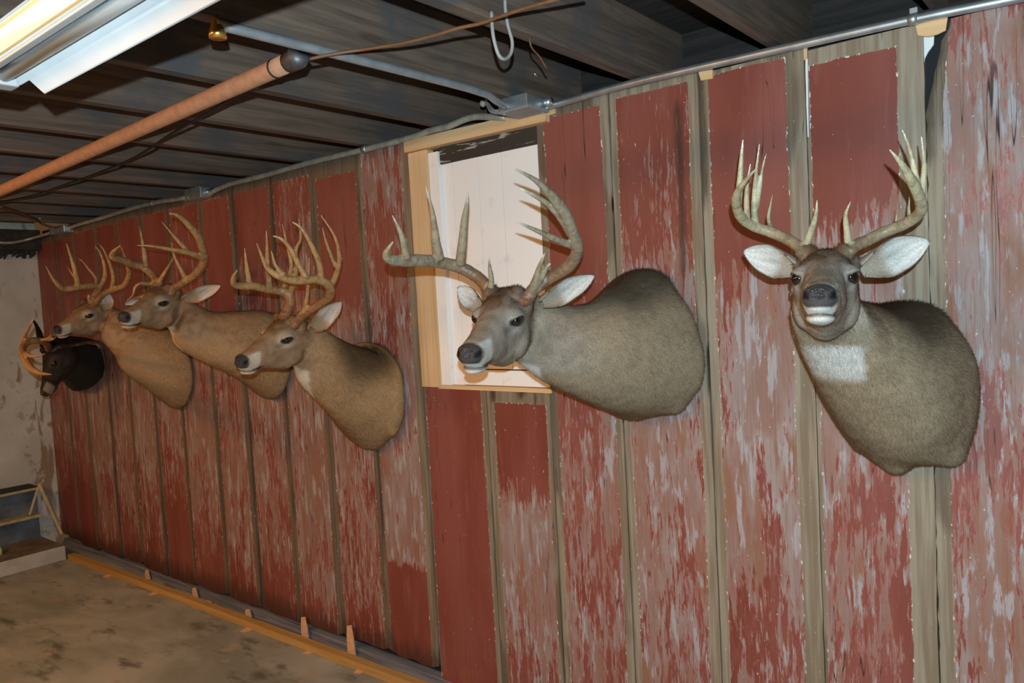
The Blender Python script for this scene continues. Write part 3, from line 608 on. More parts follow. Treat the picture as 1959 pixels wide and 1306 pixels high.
def hairs(V, N, C, tri, npick, L, dirf, wd, jit=.25, tilt=.33):
    a_, b_, c_ = V[tri[:, 0]], V[tri[:, 1]], V[tri[:, 2]]
    area = np.linalg.norm(np.cross(b_-a_, c_-a_), axis=1); p = area/area.sum(); ix = rng.choice(len(tri), npick, p=p)
    u = rng.random((npick, 2)); fl = u.sum(1) > 1; u[fl] = 1-u[fl]; w0 = 1-u.sum(1)
    t3 = tri[ix]; bl = lambda X: X[t3[:, 0]]*w0[:, None]+X[t3[:, 1]]*u[:, :1]+X[t3[:, 2]]*u[:, 1:]
    R_, Nn, Cc = bl(V), bl(N), bl(C); Nn /= np.linalg.norm(Nn, axis=1)[:, None]+1e-9
    d = dirf(R_)+rng.normal(0, .22, (npick, 3)); d -= Nn*(d*Nn).sum(1)[:, None]; d /= np.linalg.norm(d, axis=1)[:, None]+1e-9
    tl = tilt*rng.uniform(.3, 1.5, npick)[:, None]; g = d*np.cos(tl)+Nn*np.sin(tl); s = np.cross(d, Nn)
    Ls = L(R_)*rng.uniform(.6, 1.25, npick); 
    root = R_-Nn*.0006; A1 = root-s*wd/2; A2 = root+s*wd/2; A3 = root+g*Ls[:, None]
    HV = np.stack([A1, A2, A3], 1).reshape(-1, 3); Cj = Cc*(1+jit*rng.normal(0, 1, (npick, 1)))
    HC = np.stack([Cj*.9, Cj*.9, Cj*1.08], 1).reshape(-1, 3); HN = np.repeat(Nn+.25*g, 3, axis=0); HN /= np.linalg.norm(HN, axis=1)[:, None]
    return HV, np.clip(HC, .002, .95), HN
def coat_mat():
    t = NT('deer_coat'); c = t.attr('coat').outputs['Color']; n_ = t.noise(t.pos(), 260, 3, .6); n2 = t.noise(t.pos((1, 1, .5)), 60, 3)
    c = t.mix(t.step(n_, .3, .7), t.mix(.28, c, (0, 0, 0), 'MIX'), c); t.bump(n_, .25, .002)
    return t.fin(c, .75, spec=.18)
MAT['coat'] = coat_mat()
def antler_mat():
    t = NT('antler'); c = t.attr('coat').outputs['Color']; n_ = t.noise(t.pos((1, 1, 1)), 45, 5, .7); n2 = t.noise(t.pos(), 190, 3)
    c = t.mix(t.math('MULTIPLY', t.step(n_, .45, .62), .55), c, t.mix(.62, c, (.02, .012, .006))); t.bump(t.math('ADD', n_, t.math('MULTIPLY', n2, .4)), .5, .003)
    return t.fin(c, .42, spec=.4)
MAT['antler'] = antler_mat()
def nose_mat():
    t = NT('wet_nose'); v = t.n('ShaderNodeTexVoronoi'); t.l(t.pos(), v.inputs['Vector']); v.inputs['Scale'].default_value = 420
    t.bump(v.outputs['Distance'], .9, .003); return t.fin((.028, .028, .032), .22, spec=.8)
MAT['nose'] = nose_mat()

def ear_mesh(D, base, tip, side, face, wid=.036, slit=False):
    """cupped leaf: returns verts, faces, colours (outer skin + inner skin)"""
    a_ = tip-base; L = np.linalg.norm(a_); a_ /= L; nrm = face-a_*(face@a_); nrm /= np.linalg.norm(nrm); sd = np.cross(a_, nrm)
    nu, nv = 26, 14; V = []; C_ = []; F = []; pal = D['pal']; out = np.array(pal['body'])*1.0; inn = np.array(pal['ear'])
    for lay, off in ((0, 0.), (1, -.005)):
        for i in range(nu+1):
            u = i/nu; wdt = wid*(.50+.50*math.sin(min(1, u/.5)*math.pi/2))*(1 if u < .5 else math.cos((u-.5)/.5*math.pi/2)**.75)
            wdt = max(wdt, .0012); open_ = 2.5-1.45*min(1, u/.55)      # half angle of the cup
            bend = .012*math.sin(u*math.pi)
            for j in range(nv+1):
                t = (j/nv*2-1); an = t*open_; rr = wdt/max(math.sin(min(open_, math.pi/2)), .3)
                x_ = rr*math.sin(an); d_ = rr*(1-math.cos(an))*.85
                edge = abs(t)
                V.append(base+a_*(u*L)+sd*(x_*(1-off*8 if lay else 1))+nrm*(d_-rr*.55+bend+(off if lay else 0)))
                if lay == 0:
                    k = inn*(1+.12*math.sin(j*1.9+i*.4)); k = k*(1-.35*max(0, 1-edge*2.2)*max(0, 1-abs(u-.45)*3)); 
                    if edge > .9 or u > .965: k = out*.35
                    kb = float(sst(.46, .26, u)); k = k*(1-kb)+(np.array(pal['ring'])*.45+out*.55)*kb
                    C_.append(k)
                else: C_.append(out*(.55 if (u > .93 or edge > .9) else .85))
    W_ = nv+1; n0 = (nu+1)*W_
    for i in range(nu):
        for j in range(nv):
            a0 = i*W_+j; F.append((a0, a0+1, a0+1+W_, a0+W_)); b0 = n0+a0; F.append((b0, b0+W_, b0+W_+1, b0+1))
    for i in range(nu):
        for j in (0, nv): a0 = i*W_+j; F.append((a0, a0+W_, n0+a0+W_, n0+a0) if j == 0 else (a0+W_, a0, n0+a0, n0+a0+W_))
    for j in range(nv): a0 = nu*W_+j; F.append((a0, a0+1, n0+a0+1, n0+a0)); 
    return np.array(V), F, np.clip(np.array(C_), .003, .9)

def make_deer(D):
    R = rotm(*D['ypr']); D['R'] = R; pos = np.array(D['pos']); s = D['s']; fwd = R[:, 0]
    toW = lambda q: pos+s*(np.asarray(q, float)@R.T); toL = lambda Pw: ((np.asarray(Pw)-pos)@R)/s
    def onX(px, py, X):     # photo point on the plane at local depth X of this head
        v = ray(px, py); q = pos+fwd*s*X; return CAM+v*((q-CAM)@fwd)/(v@fwd)
    wr = D['wall']
    wpts = [PY(x, y, -.02) for x, y in wr] if isinstance(wr, list) else [(wr[0]+wr[2]*math.cos(t), 0, wr[1]+wr[3]*math.sin(t)) for t in np.linspace(0, 6.28, 33)[:-1]]
    base = np.mean(np.array([(p[0], 0, p[2]) for p in wpts]), 0)
    root = empty('deer_mount', (base[0], 0, base[2]), D['label'], 'deer mount', 'shoulder mounts of deer on the red wall')
    # ---- neck
    rings = [wall_ring(wpts, -.009), wall_ring(wpts, -.045)]
    mid = rings[1].mean(0); rings[1] = mid+(rings[1]-mid)*np.array([.985, 1, .985])
    rg = []
    for q in D['rings']:
        if q[0] == 'c': c_, upv, hh, hw = np.array(q[1]), None, q[2], q[3]
        elif q[0] == 'w': c_, upv, hh, hw = np.array(q[1]), np.array(q[2], float), q[3], q[4]; upv /= np.linalg.norm(upv)
        else:
            (ux, uy, uyw), (lx, ly, lyw), hw = q; pu, pl = PY(ux, uy, uyw), PY(lx, ly, lyw); c_ = (pu+pl)/2; upv = pu-pl; hh = np.linalg.norm(upv)/2; upv /= 2*hh
        rg.append((c_, upv, hh, hw))
    cs = [rings[1].mean(0)]+[q[0] for q in rg]+[toW((-.112, 0, -.03))]
    for k, (c_, upv, hh, hw) in enumerate(rg):
        t = cs[k+2]-cs[k]
        if upv is None: tn = t/np.linalg.norm(t); upv = np.array([0, 0, 1.])-tn*tn[2]; upv /= np.linalg.norm(upv)
        sd = np.cross(upv, t); sd /= np.linalg.norm(sd); sd = sd if sd[0] > 0 else -sd
        rings.append(ring_pts(c_, upv, sd, hh, hw))
    for q, hh, hw, tl in (((-.112, 0, -.030), .098, .066, .25), ((-.060, 0, -.030), .080, .052, .10)):
        up_ = R@np.array([-math.sin(tl), 0, math.cos(tl)]); rings.append(ring_pts(toW(q), up_, R[:, 1], hh*s, hw*s))
    # smooth in between
    A = np.stack(rings); n = 48; prof = []
    for k in range(n): prof.append(None)
    def cr(A, m=5):
        out = [A[0]]
        for i in range(1, len(A)-1):
            a0, b0, c0, d0 = A[i-1], A[i], A[i+1], A[min(i+2, len(A)-1)]
            for j in range(m):
                t = j/m; out.append(.5*((2*b0)+(-a0+c0)*t+(2*a0-5*b0+4*c0-d0)*t*t+(-a0+3*b0-3*c0+d0)*t**3))
        out.append(A[-1]); return np.stack(out)
    Q = cr(A); m = len(Q)
    NV = Q.reshape(-1, 3); NF = [(i*n+k, i*n+(k+1) % n, (i+1)*n+(k+1) % n, (i+1)*n+k) for i in range(m-1) for k in range(n)]+[tuple(range(n-1, -1, -1)), tuple((m-1)*n+k for k in range(n))]
    NV, NF = orient(NV, NF)
    parts = [(NV, NF)]
    hv, hf = head_loft(); hv, hf = orient(hv, hf); parts.append((toW(hv), hf))
    for c_, rad in (((-.008, .0445, .012), (.032, .024, .026)), ((-.045, .036, -.055), (.055, .034, .050)), ((.172, .018, -.030), (.020, .016, .020)), ((.146, .0, -.069), (.040, .0285, .0165)), ((-.082, .048, .030), (.028, .028, .030)), ((-.055, .036, .064), (.024, .020, .022))):
        for sg in (1, -1):
            if c_[1] == 0 and sg < 0: continue
            v, f = ellipsoid((c_[0], c_[1]*sg, c_[2]), rad); parts.append((toW(v), f))
    for c_, rad in D.get('lumps', []): v, f = ellipsoid(c_, rad); parts.append((v, f))
    VV = []; FF = []
    for v, f in parts: k = sum(len(a_) for a_ in VV); VV.append(v); FF += [[i+k for i in q] for q in f]
    me = remesh(np.vstack(VV), FF, D['vox'], 10, .6)
    V, N = mesh_np(me); Lc = toL(V)
    ed = np.empty(len(me.edges)*2, np.int32); me.edges.foreach_get('vertices', ed); ed = ed.reshape(-1, 2); i0 = np.concatenate([ed[:, 0], ed[:, 1]]); i1 = np.concatenate([ed[:, 1], ed[:, 0]])
    deg = np.bincount(i0, minlength=len(V))[:, None]; jx = Lc[:, 0]+.15*Lc[:, 2]
    wj = (sst(-.035, -.085, jx)*sst(-.40, -.30, Lc[:, 0])*sst(.055, .02, Lc[:, 2]))[:, None]*.8+.12*sst(-.10, -.14, jx)[:, None]; wj = np.clip(wj, 0, .9)
    for _ in range(int(D.get('sm', 150)*(.0036/D['vox'])**2)+12):
        av = np.stack([np.bincount(i0, V[i1, k], len(V)) for k in range(3)], 1)/deg; V = V+(av-V)*wj
    me.vertices.foreach_set('co', V.astype(np.float32).ravel()); me.update(); V, N = mesh_np(me); Lc = toL(V)
    # features pressed into the surface: eye sockets, mouth line, nostrils, front of the skull
    x, y, z = Lc.T; ay = np.abs(y); disp = np.zeros(len(V))
    hd = (ay < .095); e = np.hypot((x-.004)/.0205, (z-.0085+.05*x)/.0122); disp -= .009*sst(1.0, .72, e)*(ay > .03)*hd; disp += .0018*sst(1.8, 1.3, e)*sst(.95, 1.2, e)*(ay > .03)*hd*np.clip(1+60*(z-.010), .3, 1.6)
    lip = np.abs(z+.060+.12*(.19-x)); disp -= .0025*sst(.006, .001, lip)*sst(.095, .12, x)*sst(.21, .20, x)
    disp -= .004*sst(.010, .004, np.hypot((x-.184)/1.2, z+.026+.4*(x-.184)))*(ay > .016)*hd; disp -= .002*sst(.02, .006, np.hypot((x-.034)/1.4, z+.006))*(ay > .02)*hd
    disp += .0035*vnoise(V, 9, D['seed'])*(V[:, 1] > pos[1]+.18)+.0012*vnoise(V, 40, 5)
    V = V+N*disp[:, None]; V[:, 1] = np.minimum(V[:, 1], -.0075)
    me.vertices.foreach_set('co', V.astype(np.float32).ravel()); me.update(); V, N = mesh_np(me)
    C_ = paint(Lc, N, D)
    # dorsal mane and wall-side edge: darker hair
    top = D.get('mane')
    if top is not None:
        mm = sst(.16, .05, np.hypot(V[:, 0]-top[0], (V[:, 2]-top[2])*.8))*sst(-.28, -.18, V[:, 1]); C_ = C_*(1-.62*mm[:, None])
    me.calc_loop_triangles(); tri = np.empty(len(me.loop_triangles)*3, np.int32); me.loop_triangles.foreach_get('vertices', tri); tri = tri.reshape(-1, 3)
    def dirf(P_):
        l_ = toL(P_); back = -fwd[None]*1.0; w_ = sst(-.10, .0, l_[:, 0]+.3*l_[:, 2])[:, None]
        return w_*back+(1-w_)*np.array([0.05, .75, -.75])
    def Lf(P_):
        l_ = toL(P_); h = sst(-.12, .0, l_[:, 0]); L_ = .013*(1-h)+.0045*h
        if top is not None: L_ = L_*(1+.9*sst(.13, .03, np.hypot(P_[:, 0]-top[0], P_[:, 2]-top[2]))*(P_[:, 1] > -.2))
        fo = sst(.03, .05, l_[:, 2])*sst(.03, -.02, l_[:, 0])*sst(-.14, -.10, l_[:, 0]); return (L_+.007*fo)*np.clip(1-1.5*(np.hypot(l_[:, 0], l_[:, 2]-.01) < .023), .1, 1)
    HV, HC, HN = hairs(V, N, C_, tri, D['nh'], Lf, dirf, D.get('hw', .0011))
    HV[:, 1] = np.minimum(HV[:, 1], -.0070)
    # ears
    EV = []; EF = []; EC = []; k0 = 0
    for (bx, by, bX, tx, ty, tX, side, fc, wd) in D['ears']:
        b_, t_ = onX(bx, by, bX), onX(tx, ty, tX); v, f, c_ = ear_mesh(D, b_, t_, side, R@np.array(fc, float), wd)
        EV.append(v); EF += [tuple(i+k0 for i in q) for q in f]; EC.append(c_); k0 += len(v)
    EV = np.vstack(EV); EC = np.vstack(EC); em = mesh_from(EV, EF); _, EN = mesh_np(em)
    em.calc_loop_triangles(); et = np.empty(len(em.loop_triangles)*3, np.int32); em.loop_triangles.foreach_get('vertices', et); et = et.reshape(-1, 3); bpy.data.meshes.remove(em)
    eax = np.mean([onX(q[3], q[4], q[5])-onX(q[0], q[1], q[2]) for q in D['ears']], 0)
    def edir(P_):
        out = np.zeros_like(P_)
        for q in D['ears']:
            b_, t_ = onX(q[0], q[1], q[2]), onX(q[3], q[4], q[5]); near = np.linalg.norm(P_-(b_+t_)/2, axis=1) < .12; out[near] = (t_-b_)/np.linalg.norm(t_-b_)
        return out
    HV2, HC2, HN2 = hairs(EV, EN, EC, et, D['nh']//12, lambda P_: np.full(len(P_), .006), edir, .0009, .12, .3)
    # one mesh: skin + ears + hair
    nb = len(V); F0 = [tuple(p.vertices) for p in me.polygons]; bpy.data.meshes.remove(me)
    allV = np.vstack([V, EV, HV, HV2]); o1 = nb; o2 = nb+len(EV); o3 = o2+len(HV)
    FA = F0+[tuple(i+o1 for i in q) for q in EF]+[(o2+3*i, o2+3*i+1, o2+3*i+2) for i in range(len(HV)//3)]+[(o3+3*i, o3+3*i+1, o3+3*i+2) for i in range(len(HV2)//3)]
    bm_ = mesh_from(allV, FA, 'hide'); AC = np.vstack([C_, EC, HC, HC2]); attr(bm_, 'coat', np.column_stack([AC, np.ones(len(AC))]), 'FLOAT_COLOR')
    AN = np.vstack([N, EN, HN, HN2]); bm_.shade_smooth(); bm_.normals_split_custom_set_from_vertices([tuple(q) for q in AN])
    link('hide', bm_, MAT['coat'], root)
    # eyes and nose
    for sg in (1, -1):
        v, f = ellipsoid((.0035, sg*.0505, .0100), (.0175, .0175, .0160)); link('eye', mesh_from(toW(v), f), MAT['glass_eye'], root, True)
    v, f = ellipsoid((.1848, 0, -.0265), (.0120, .0214, .0155), n=40); px_, py_, pz_ = v.T
    v = v.copy(); v[:, 1] *= 1-.18*np.clip((-.028-pz_)/.02, 0, 1)
    for sg in (1, -1):
        d = np.hypot((py_-sg*.0140)/.9, (pz_+.0240+sg*.35*(py_-sg*.0140))/.55); v[:, 0] -= .010*sst(.0075, .002, d)*(px_ > .184)
    link('nose', mesh_from(toW(v), f), MAT['nose'], root, True)
    # antlers
    for lab, (beams, tcol, bcol) in D['antlers'].items():
        VV = []; FF = []; sk = []; k0 = 0; tot = 0
        for bi, (pts, r0, r1, *rest) in enumerate(beams):
            P_ = np.array([onX(a_, b_, c_) for a_, b_, c_ in pts]); n_ = len(P_); af = D.get('af', 1.); r0, r1 = r0*af, r1*af; rest = [q_*af for q_ in rest]
            if bi == 0: P_ = np.vstack([toW((-.058, .034 if lab == 'L' else -.034, .040)), P_]); n_ += 1
            tt = np.linspace(0, 1, n_); rr = (r0+(r1-r0)*tt**1.3) if bi else (r0+(rest[0]-r0)*np.clip(tt/.75, 0, 1))*(tt <= .75)+(rest[0]+(r1-rest[0])*np.clip((tt-.75)/.25, 0, 1))*(tt > .75)
            v, f, sp_ = tube(P_*1., rr, 10, jit=.10, step=.008); v, f = orient(v, f); VV.append(v); FF += [[i+k0 for i in q] for q in f]; k0 += len(v)
            for i_, q in enumerate(sp_): sk.append((q, (i_/len(sp_)*.9 if bi == 0 else .35+.65*i_/len(sp_)) ))
            if bi == 0:
                v, f = ellipsoid(P_[1]+.25*(P_[2]-P_[1]), (r0*1.2, r0*1.2, r0*.85), n=16); v = v+rng.normal(0, .0012, v.shape); VV.append(v); FF += [[i+k0 for i in q] for q in f]; k0 += len(v)
        me = remesh(np.vstack(VV), FF, D.get('avox', .0026), 5, .5); v, nn = mesh_np(me)
        kd = kdtree.KDTree(len(sk)); [kd.insert(Vector(q[0]), i) for i, q in enumerate(sk)]; kd.balance()
        tip = np.array([sk[kd.find(Vector(q))[1]][1] for q in v]); 
        pearl = sst(.40, .0, tip)*.0022*np.maximum(0, vnoise(v, 150, 2)); v = v+nn*pearl[:, None]; me.vertices.foreach_set('co', v.astype(np.float32).ravel())
        w_ = sst(.02, .62, tip)[:, None]; w2 = sst(.80, 1.0, tip)[:, None]; mc = np.array(bcol[1]); cc = np.array(bcol[0])*(1-w_)+mc*w_; cc = cc*(1-w2)+np.array(tcol)*w2
        cc = cc*(1+.15*vnoise(v, 30, 1)[:, None]); attr(me, 'coat', np.column_stack([np.clip(cc, 0, .9), np.ones(len(cc))]), 'FLOAT_COLOR')
        me.materials.clear(); link('antler', me, MAT['antler'], root, True)
    return root

PG = dict(body=(.31, .228, .147), face=(.30, .255, .21), fore=(.125, .066, .03), under=(.33, .27, .20), ring=(.33, .30, .265), white=(.60, .57, .53), ear=(.60, .58, .55))
PT = dict(body=(.385, .222, .105), face=(.35, .215, .125), fore=(.20, .095, .040), under=(.44, .32, .20), ring=(.48, .38, .27), white=(.66, .55, .42), ear=(.66, .56, .48))
PD = dict(body=(.028, .022, .018), face=(.03, .02, .015), fore=(.02, .012, .008), under=(.05, .035, .02), ring=(.06, .04, .03), white=(.28, .19, .13), ear=(.14, .085, .04))
IV = ((.20, .14, .085), (.44, .38, .24)); GB = ((.20, .095, .05), (.30, .25, .17)); HB = ((.24, .095, .042), (.44, .255, .105)); HB2 = ((.23, .105, .045), (.47, .275, .11))
T_IV = (.74, .71, .60); T_HB = (.55, .40, .22)

DEER = []
DEER.append(dict(label='grey brown deer head looking straight out with a white throat patch, farthest right', pos=(-.530, -.444, 1.609), ypr=(-76.0, 1.0, -1.7), s=1.04, vox=.0034, nh=95000, seed=1, pal=PG,
  wall=[(1755, 576), (1800, 590), (1840, 630), (1868, 680), (1878, 740), (1877, 800), (1860, 850), (1835, 885), (1805, 896), (1783, 882), (1757, 884), (1735, 903), (1700, 908), (1685, 890), (1663, 872), (1635, 852), (1605, 805), (1588, 745), (1600, 680), (1640, 610), (1690, 580)],
  rings=[('w', (-.505, -.12, 1.345), (0, -.1, 1), .205, .165), ('w', (-.54, -.22, 1.40), (0, -.28, 1), .185, .118), ('w', (-.553, -.31, 1.475), (0, -.45, 1), .155, .098), ('w', (-.553, -.375, 1.54), (0, -.55, 1), .115, .082)],
  lumps=[(PY(1716, 884, -.045), (.034, .035, .036)), (PY(1822, 872, -.045), (.040, .035, .036)), (PY(1650, 852, -.035), (.028, .028, .022))],
  mane=PY(1740, 580, -.05), throat=(-.30, .12, -.235, -.132), tw=.085, throat_front=True,
  ears=[(1648, 515, -.085, 1779, 461, -.11, 1, (1, .10, -.25), .040), (1528, 515, -.085, 1422, 480, -.11, -1, (1, -.10, -.25), .036)],
  antlers={'R': ([([(1540, 487, -.05), (1530, 474, -.06), (1505, 457, -.075), (1474, 444, -.085), (1440, 432, -.07), (1418, 416, -.03), (1410, 398, .01), (1408, 382, .05), (1413, 364, .09), (1427, 345, .13), (1446, 323, .17)], .0150, .0022, .0105),
      ([(1540, 474, -.06), (1552, 441, -.04), (1561, 410, -.02), (1563, 382, .0)], .0100, .0018), ([(1412, 390, .03), (1415, 355, .04), (1417, 323, .05), (1419, 292, .06), (1421.5, 266, .07)], .0090, .0022),
      ([(1446, 434, -.075), (1443, 400, -.06), (1444, 360, -.05), (1447, 323, -.035), (1453, 274, -.01)], .0090, .0022), ([(1447, 400, -.065), (1454, 355, -.05), (1458, 325, -.045), (1466, 293, -.03)], .0065, .0018),
      ([(1430, 422, -.05), (1428, 385, -.03), (1430, 348, -.01), (1436, 312, .01)], .0080, .0020), ([(1476, 440, -.085), (1470, 417, -.10), (1474, 392, -.11), (1479, 370, -.12)], .0060, .0015)], T_IV, IV),
    'L': ([([(1622, 484, -.05), (1634, 472, -.06), (1661, 459, -.075), (1692, 444, -.085), (1729, 429, -.07), (1755, 412, -.03), (1763, 396, .01), (1758, 375, .05), (1747, 350, .09), (1733, 326, .13), (1719, 306, .155), (1701, 285, .18)], .0150, .0022, .0112),
      ([(1624, 474, -.06), (1620, 441, -.04), (1618, 410, -.02), (1628, 384, .0)], .0095, .0016), ([(1760, 383, .03), (1752, 340, .03), (1746, 308, .03), (1738, 278, .04), (1726, 248, .06)], .0085, .0020),
      ([(1762, 396, .0), (1766, 350, .0), (1768, 320, .0), (1766, 290, .0), (1762.5, 259.5, .01)], .0080, .0020), ([(1740, 424, -.07), (1739, 400, -.08), (1740, 372, -.09)], .0050, .0014), ([(1712, 436, -.085), (1716, 408, -.09), (1719, 384, -.10)], .0030, .0010)], T_IV, IV)}))
DEER.append(dict(label='grey brown deer head with wide antlers in front of the white opening', pos=(-1.418, -.514, 1.546), ypr=(-73.3, -12.0, -5.5), s=1.13, vox=.0036, nh=110000, seed=2, pal=PG,
  wall=[(1229, 514), (1262, 520), (1300, 555), (1330, 600), (1347, 650), (1355, 690), (1350, 735), (1325, 772), (1290, 792), (1250, 797), (1215, 808), (1192, 803), (1175, 790), (1150, 770), (1130, 735), (1120, 680), (1130, 620), (1155, 560), (1190, 526)],
  rings=[('c', (-1.272, -0.150, 1.434), 0.195, 0.156), ('c', (-1.319, -0.240, 1.443), 0.148, 0.118), ('c', (-1.383, -0.319, 1.481), 0.121, 0.090)],
  lumps=[(PY(1214, 790, -.04), (.034, .03, .034)), (PY(1292, 776, -.04), (.044, .03, .036))],
  mane=PY(1235, 520, -.05), throat=(-.25, -.035, -.32, -.125), tw=.095,
  ears=[(1036, 578, -.085, 1137, 527, -.10, 1, (1, .55, -.1), .033), (921, 592, -.085, 876, 549, -.11, -1, (1, .35, .1), .030)],
  antlers={'L': ([([(1007, 572, -.058), (1022, 552, -.07), (1057, 529, -.08), (1090, 507, -.07), (1104, 482, -.045), (1103, 463, -.02), (1095, 443, .0), (1086, 418, .03), (1068, 389, .07), (1047, 366, .11), (1022, 343, .155), (982.5, 321.5, .21)], .0205, .0024, .0150),
      ([(1092, 447, -.005), (1074, 418, .03), (1048, 390, .07), (1018, 371.5, .11), (993, 359, .14)], .0125, .0022), ([(1096, 470, -.02), (1072, 461, .015), (1040, 447, .06), (1011, 434, .10), (984, 423, .14)], .0115, .0020),
      ([(1018, 556, -.06), (1026, 533, -.05), (1033, 508, -.035), (1043, 482, -.02)], .0150, .0018), ([(1020, 555, -.06), (1036, 530, -.055), (1046, 510, -.05), (1053, 504, -.045)], .0110, .0030)], T_IV, GB),
    'R': ([([(938, 575, -.05), (934, 562, -.055), (929, 547, -.06), (912, 529, -.07), (879, 511, -.06), (843, 502, -.02), (807, 498, .05), (772, 498, .11), (745, 496, .155), (738, 484, .175), (752, 462, .19)], .0200, .0030, .0175),
      ([(778, 494, .115), (773, 468, .125), (764, 439, .135), (750, 411, .15)], .0130, .0018), ([(840, 497, .0), (834, 464, .01), (830.5, 432, .02), (825, 396, .03), (814, 355, .05)], .0165, .0018),
      ([(880, 506, -.05), (885, 461, -.045), (889, 418, -.04), (894, 388, -.035), (895, 359, -.03)], .0160, .0016), ([(938, 562, -.05), (940, 535, -.045), (937, 512, -.04), (935, 490, -.035)], .0105, .0022)], T_IV, GB)}))
DEER.append(dict(label='tan deer head with a many pointed dense rack, third from the right', pos=(-2.598, -.449, 1.504), ypr=(-80.0, -12.3, -11), s=1.05, vox=.0042, nh=60000, hw=.0016, avox=.003, seed=3, af=1.12, pal=PT,
  wall=[(712, 655), (745, 668), (768, 700), (777, 750), (776, 800), (765, 825), (745, 845), (730, 860), (708, 864), (690, 850), (655, 815), (640, 770), (640, 715), (665, 668)],
  rings=[('c', (-2.564, -0.111, 1.289), 0.176, 0.133), ('c', (-2.576, -0.198, 1.348), 0.142, 0.102), ('c', (-2.599, -0.271, 1.418), 0.122, 0.084)],
  lumps=[(PY(712, 845, -.045), (.036, .035, .036)), (PY(752, 822, -.04), (.036, .032, .036)), (PY(680, 832, -.035), (.022, .026, .02))],
  mane=PY(725, 662, -.05), throat=(-.17, -.035, -.28, -.125), tw=.09,
  ears=[(596, 628, -.085, 653, 577, -.09, 1, (.75, .85, -.1), .037), (560, 612, -.09, 590, 590, -.12, -1, (.3, -1, 0), .030)],
  antlers={'L': ([([(560, 626, -.05), (568, 615, -.06), (585, 598, -.07), (606.5, 585.7, -.08), (626.7, 571, -.075), (632, 556, -.05), (625, 542, -.02), (606, 534, .02), (586, 535, .06), (562, 536, .10), (535, 529, .14), (512.7, 514, .17), (501.7, 492, .19), (490.7, 464, .21)], .0190, .0025, .0130),
      ([(615, 532, .0), (610, 503, .01), (595, 468, .03), (577, 437, .05), (558.7, 424, .07)], .0115, .0028), ([(586, 530, .06), (571.5, 506, .07), (555, 475, .09), (538.5, 457, .11), (522, 451, .13)], .0115, .0028),
      ([(545, 526, .13), (527.4, 508.5, .14), (519, 479, .15)], .0090, .0025), ([(630, 552, -.05), (643, 525, -.06), (649, 492, -.05), (639.6, 451.5, -.03), (613.8, 411, .0)], .0110, .0022),
      ([(642, 510, -.055), (632, 486, -.04), (623, 460.7, -.03), (616.6, 435, -.02)], .0075, .0020), ([(646, 500, -.055), (652, 496, -.06), (657, 493.7, -.065)], .0040, .0020), ([(580, 602, -.07), (587, 570, -.06), (590, 535, -.045), (592, 492, -.03)], .0090, .0022)], T_HB, HB),
    'R': ([([(545, 604, -.05), (549, 594, -.06), (556, 578, -.07), (551, 563, -.07), (533, 556, -.05), (509, 552.6, .0), (485, 547, .06), (463, 547, .11), (447, 543, .15), (446.5, 529, .17), (454, 517, .18)], .0185, .0028, .0125),
      ([(478, 545, .07), (472, 510, .08), (467.7, 473.5, .09)], .0100, .0022), ([(516, 550, -.01), (512, 510, .0), (511, 473.5, .01), (509.4, 440, .02)], .0110, .0022),
      ([(540, 556, -.06), (557, 512, -.06), (548, 464, -.05), (540, 428.5, -.04)], .0090, .0020), ([(553, 568, -.07), (566, 520, -.08), (566, 479, -.08), (575, 455, -.08), (571.5, 416.5, -.07)], .0100, .0022)], T_HB, HB)}))
DEER.append(dict(label='tan deer head with a pale throat and long curved antlers, between two tan heads', pos=(-3.555, -.450, 1.683), ypr=(-68.1, -8.6, -11.5), s=1.05, vox=.0048, nh=42000, hw=.0020, avox=.0034, seed=4, af=1.22, pal=PT,
  wall=(-3.31, 1.40, .19, .225),
  rings=[('c', (-3.370, -0.121, 1.473), 0.170, 0.152), ('c', (-3.461, -0.214, 1.502), 0.135, 0.116), ('c', (-3.540, -0.293, 1.563), 0.116, 0.092)],
  throat=(-.30, -.03, -.38, -.110), tw=.115,
  ears=[(352, 572, -.085, 422, 546, -.10, 1, (.8, .75, -.1), .034), (290, 563, -.08, 238, 583, -.06, -1, (.3, -.6, -.6), .030)],
  antlers={'L': ([([(322, 566, -.05), (332, 552, -.06), (352, 540, -.075), (372.7, 525.6, -.085), (387, 507, -.07), (391, 491, -.04), (387, 474, .0), (377, 450, .06), (356, 425, .12), (338, 411, .17), (322.6, 408, .20)], .0185, .0032, .0130),
      ([(388, 494, -.03), (366.6, 484.7, .02), (342, 479.6, .07), (315.5, 474.5, .12), (285, 470, .17), (261, 469, .21)], .0125, .0022), ([(360, 480, .03), (344, 464, .05), (328, 446, .08), (309, 423, .12)], .0100, .0020),
      ([(356, 536, -.075), (346, 515, -.06), (334, 491, -.05), (328, 462, -.03)], .0100, .0020)], T_HB, HB2),
    'R': ([([(303, 548, -.05), (299, 536, -.06), (293, 527.6, -.07), (274.6, 511, -.06), (254, 505, -.02), (234, 497, .05), (216, 492, .12), (216, 482, .15), (229.6, 470, .17)], .0180, .0030, .0130),
      ([(279, 510, -.05), (276.7, 486.7, -.05), (272.6, 462, -.04), (267, 432.6, -.03)], .0110, .0018), ([(295, 540, -.055), (284, 543, -.03), (268.5, 542, .01), (258, 550, .03), (254, 564, .04), (241, 577, .05)], .0090, .0020),
      ([(305, 538, -.055), (317.5, 517, -.05), (332, 492, -.04)], .0090, .0020)], T_HB, HB2)}))
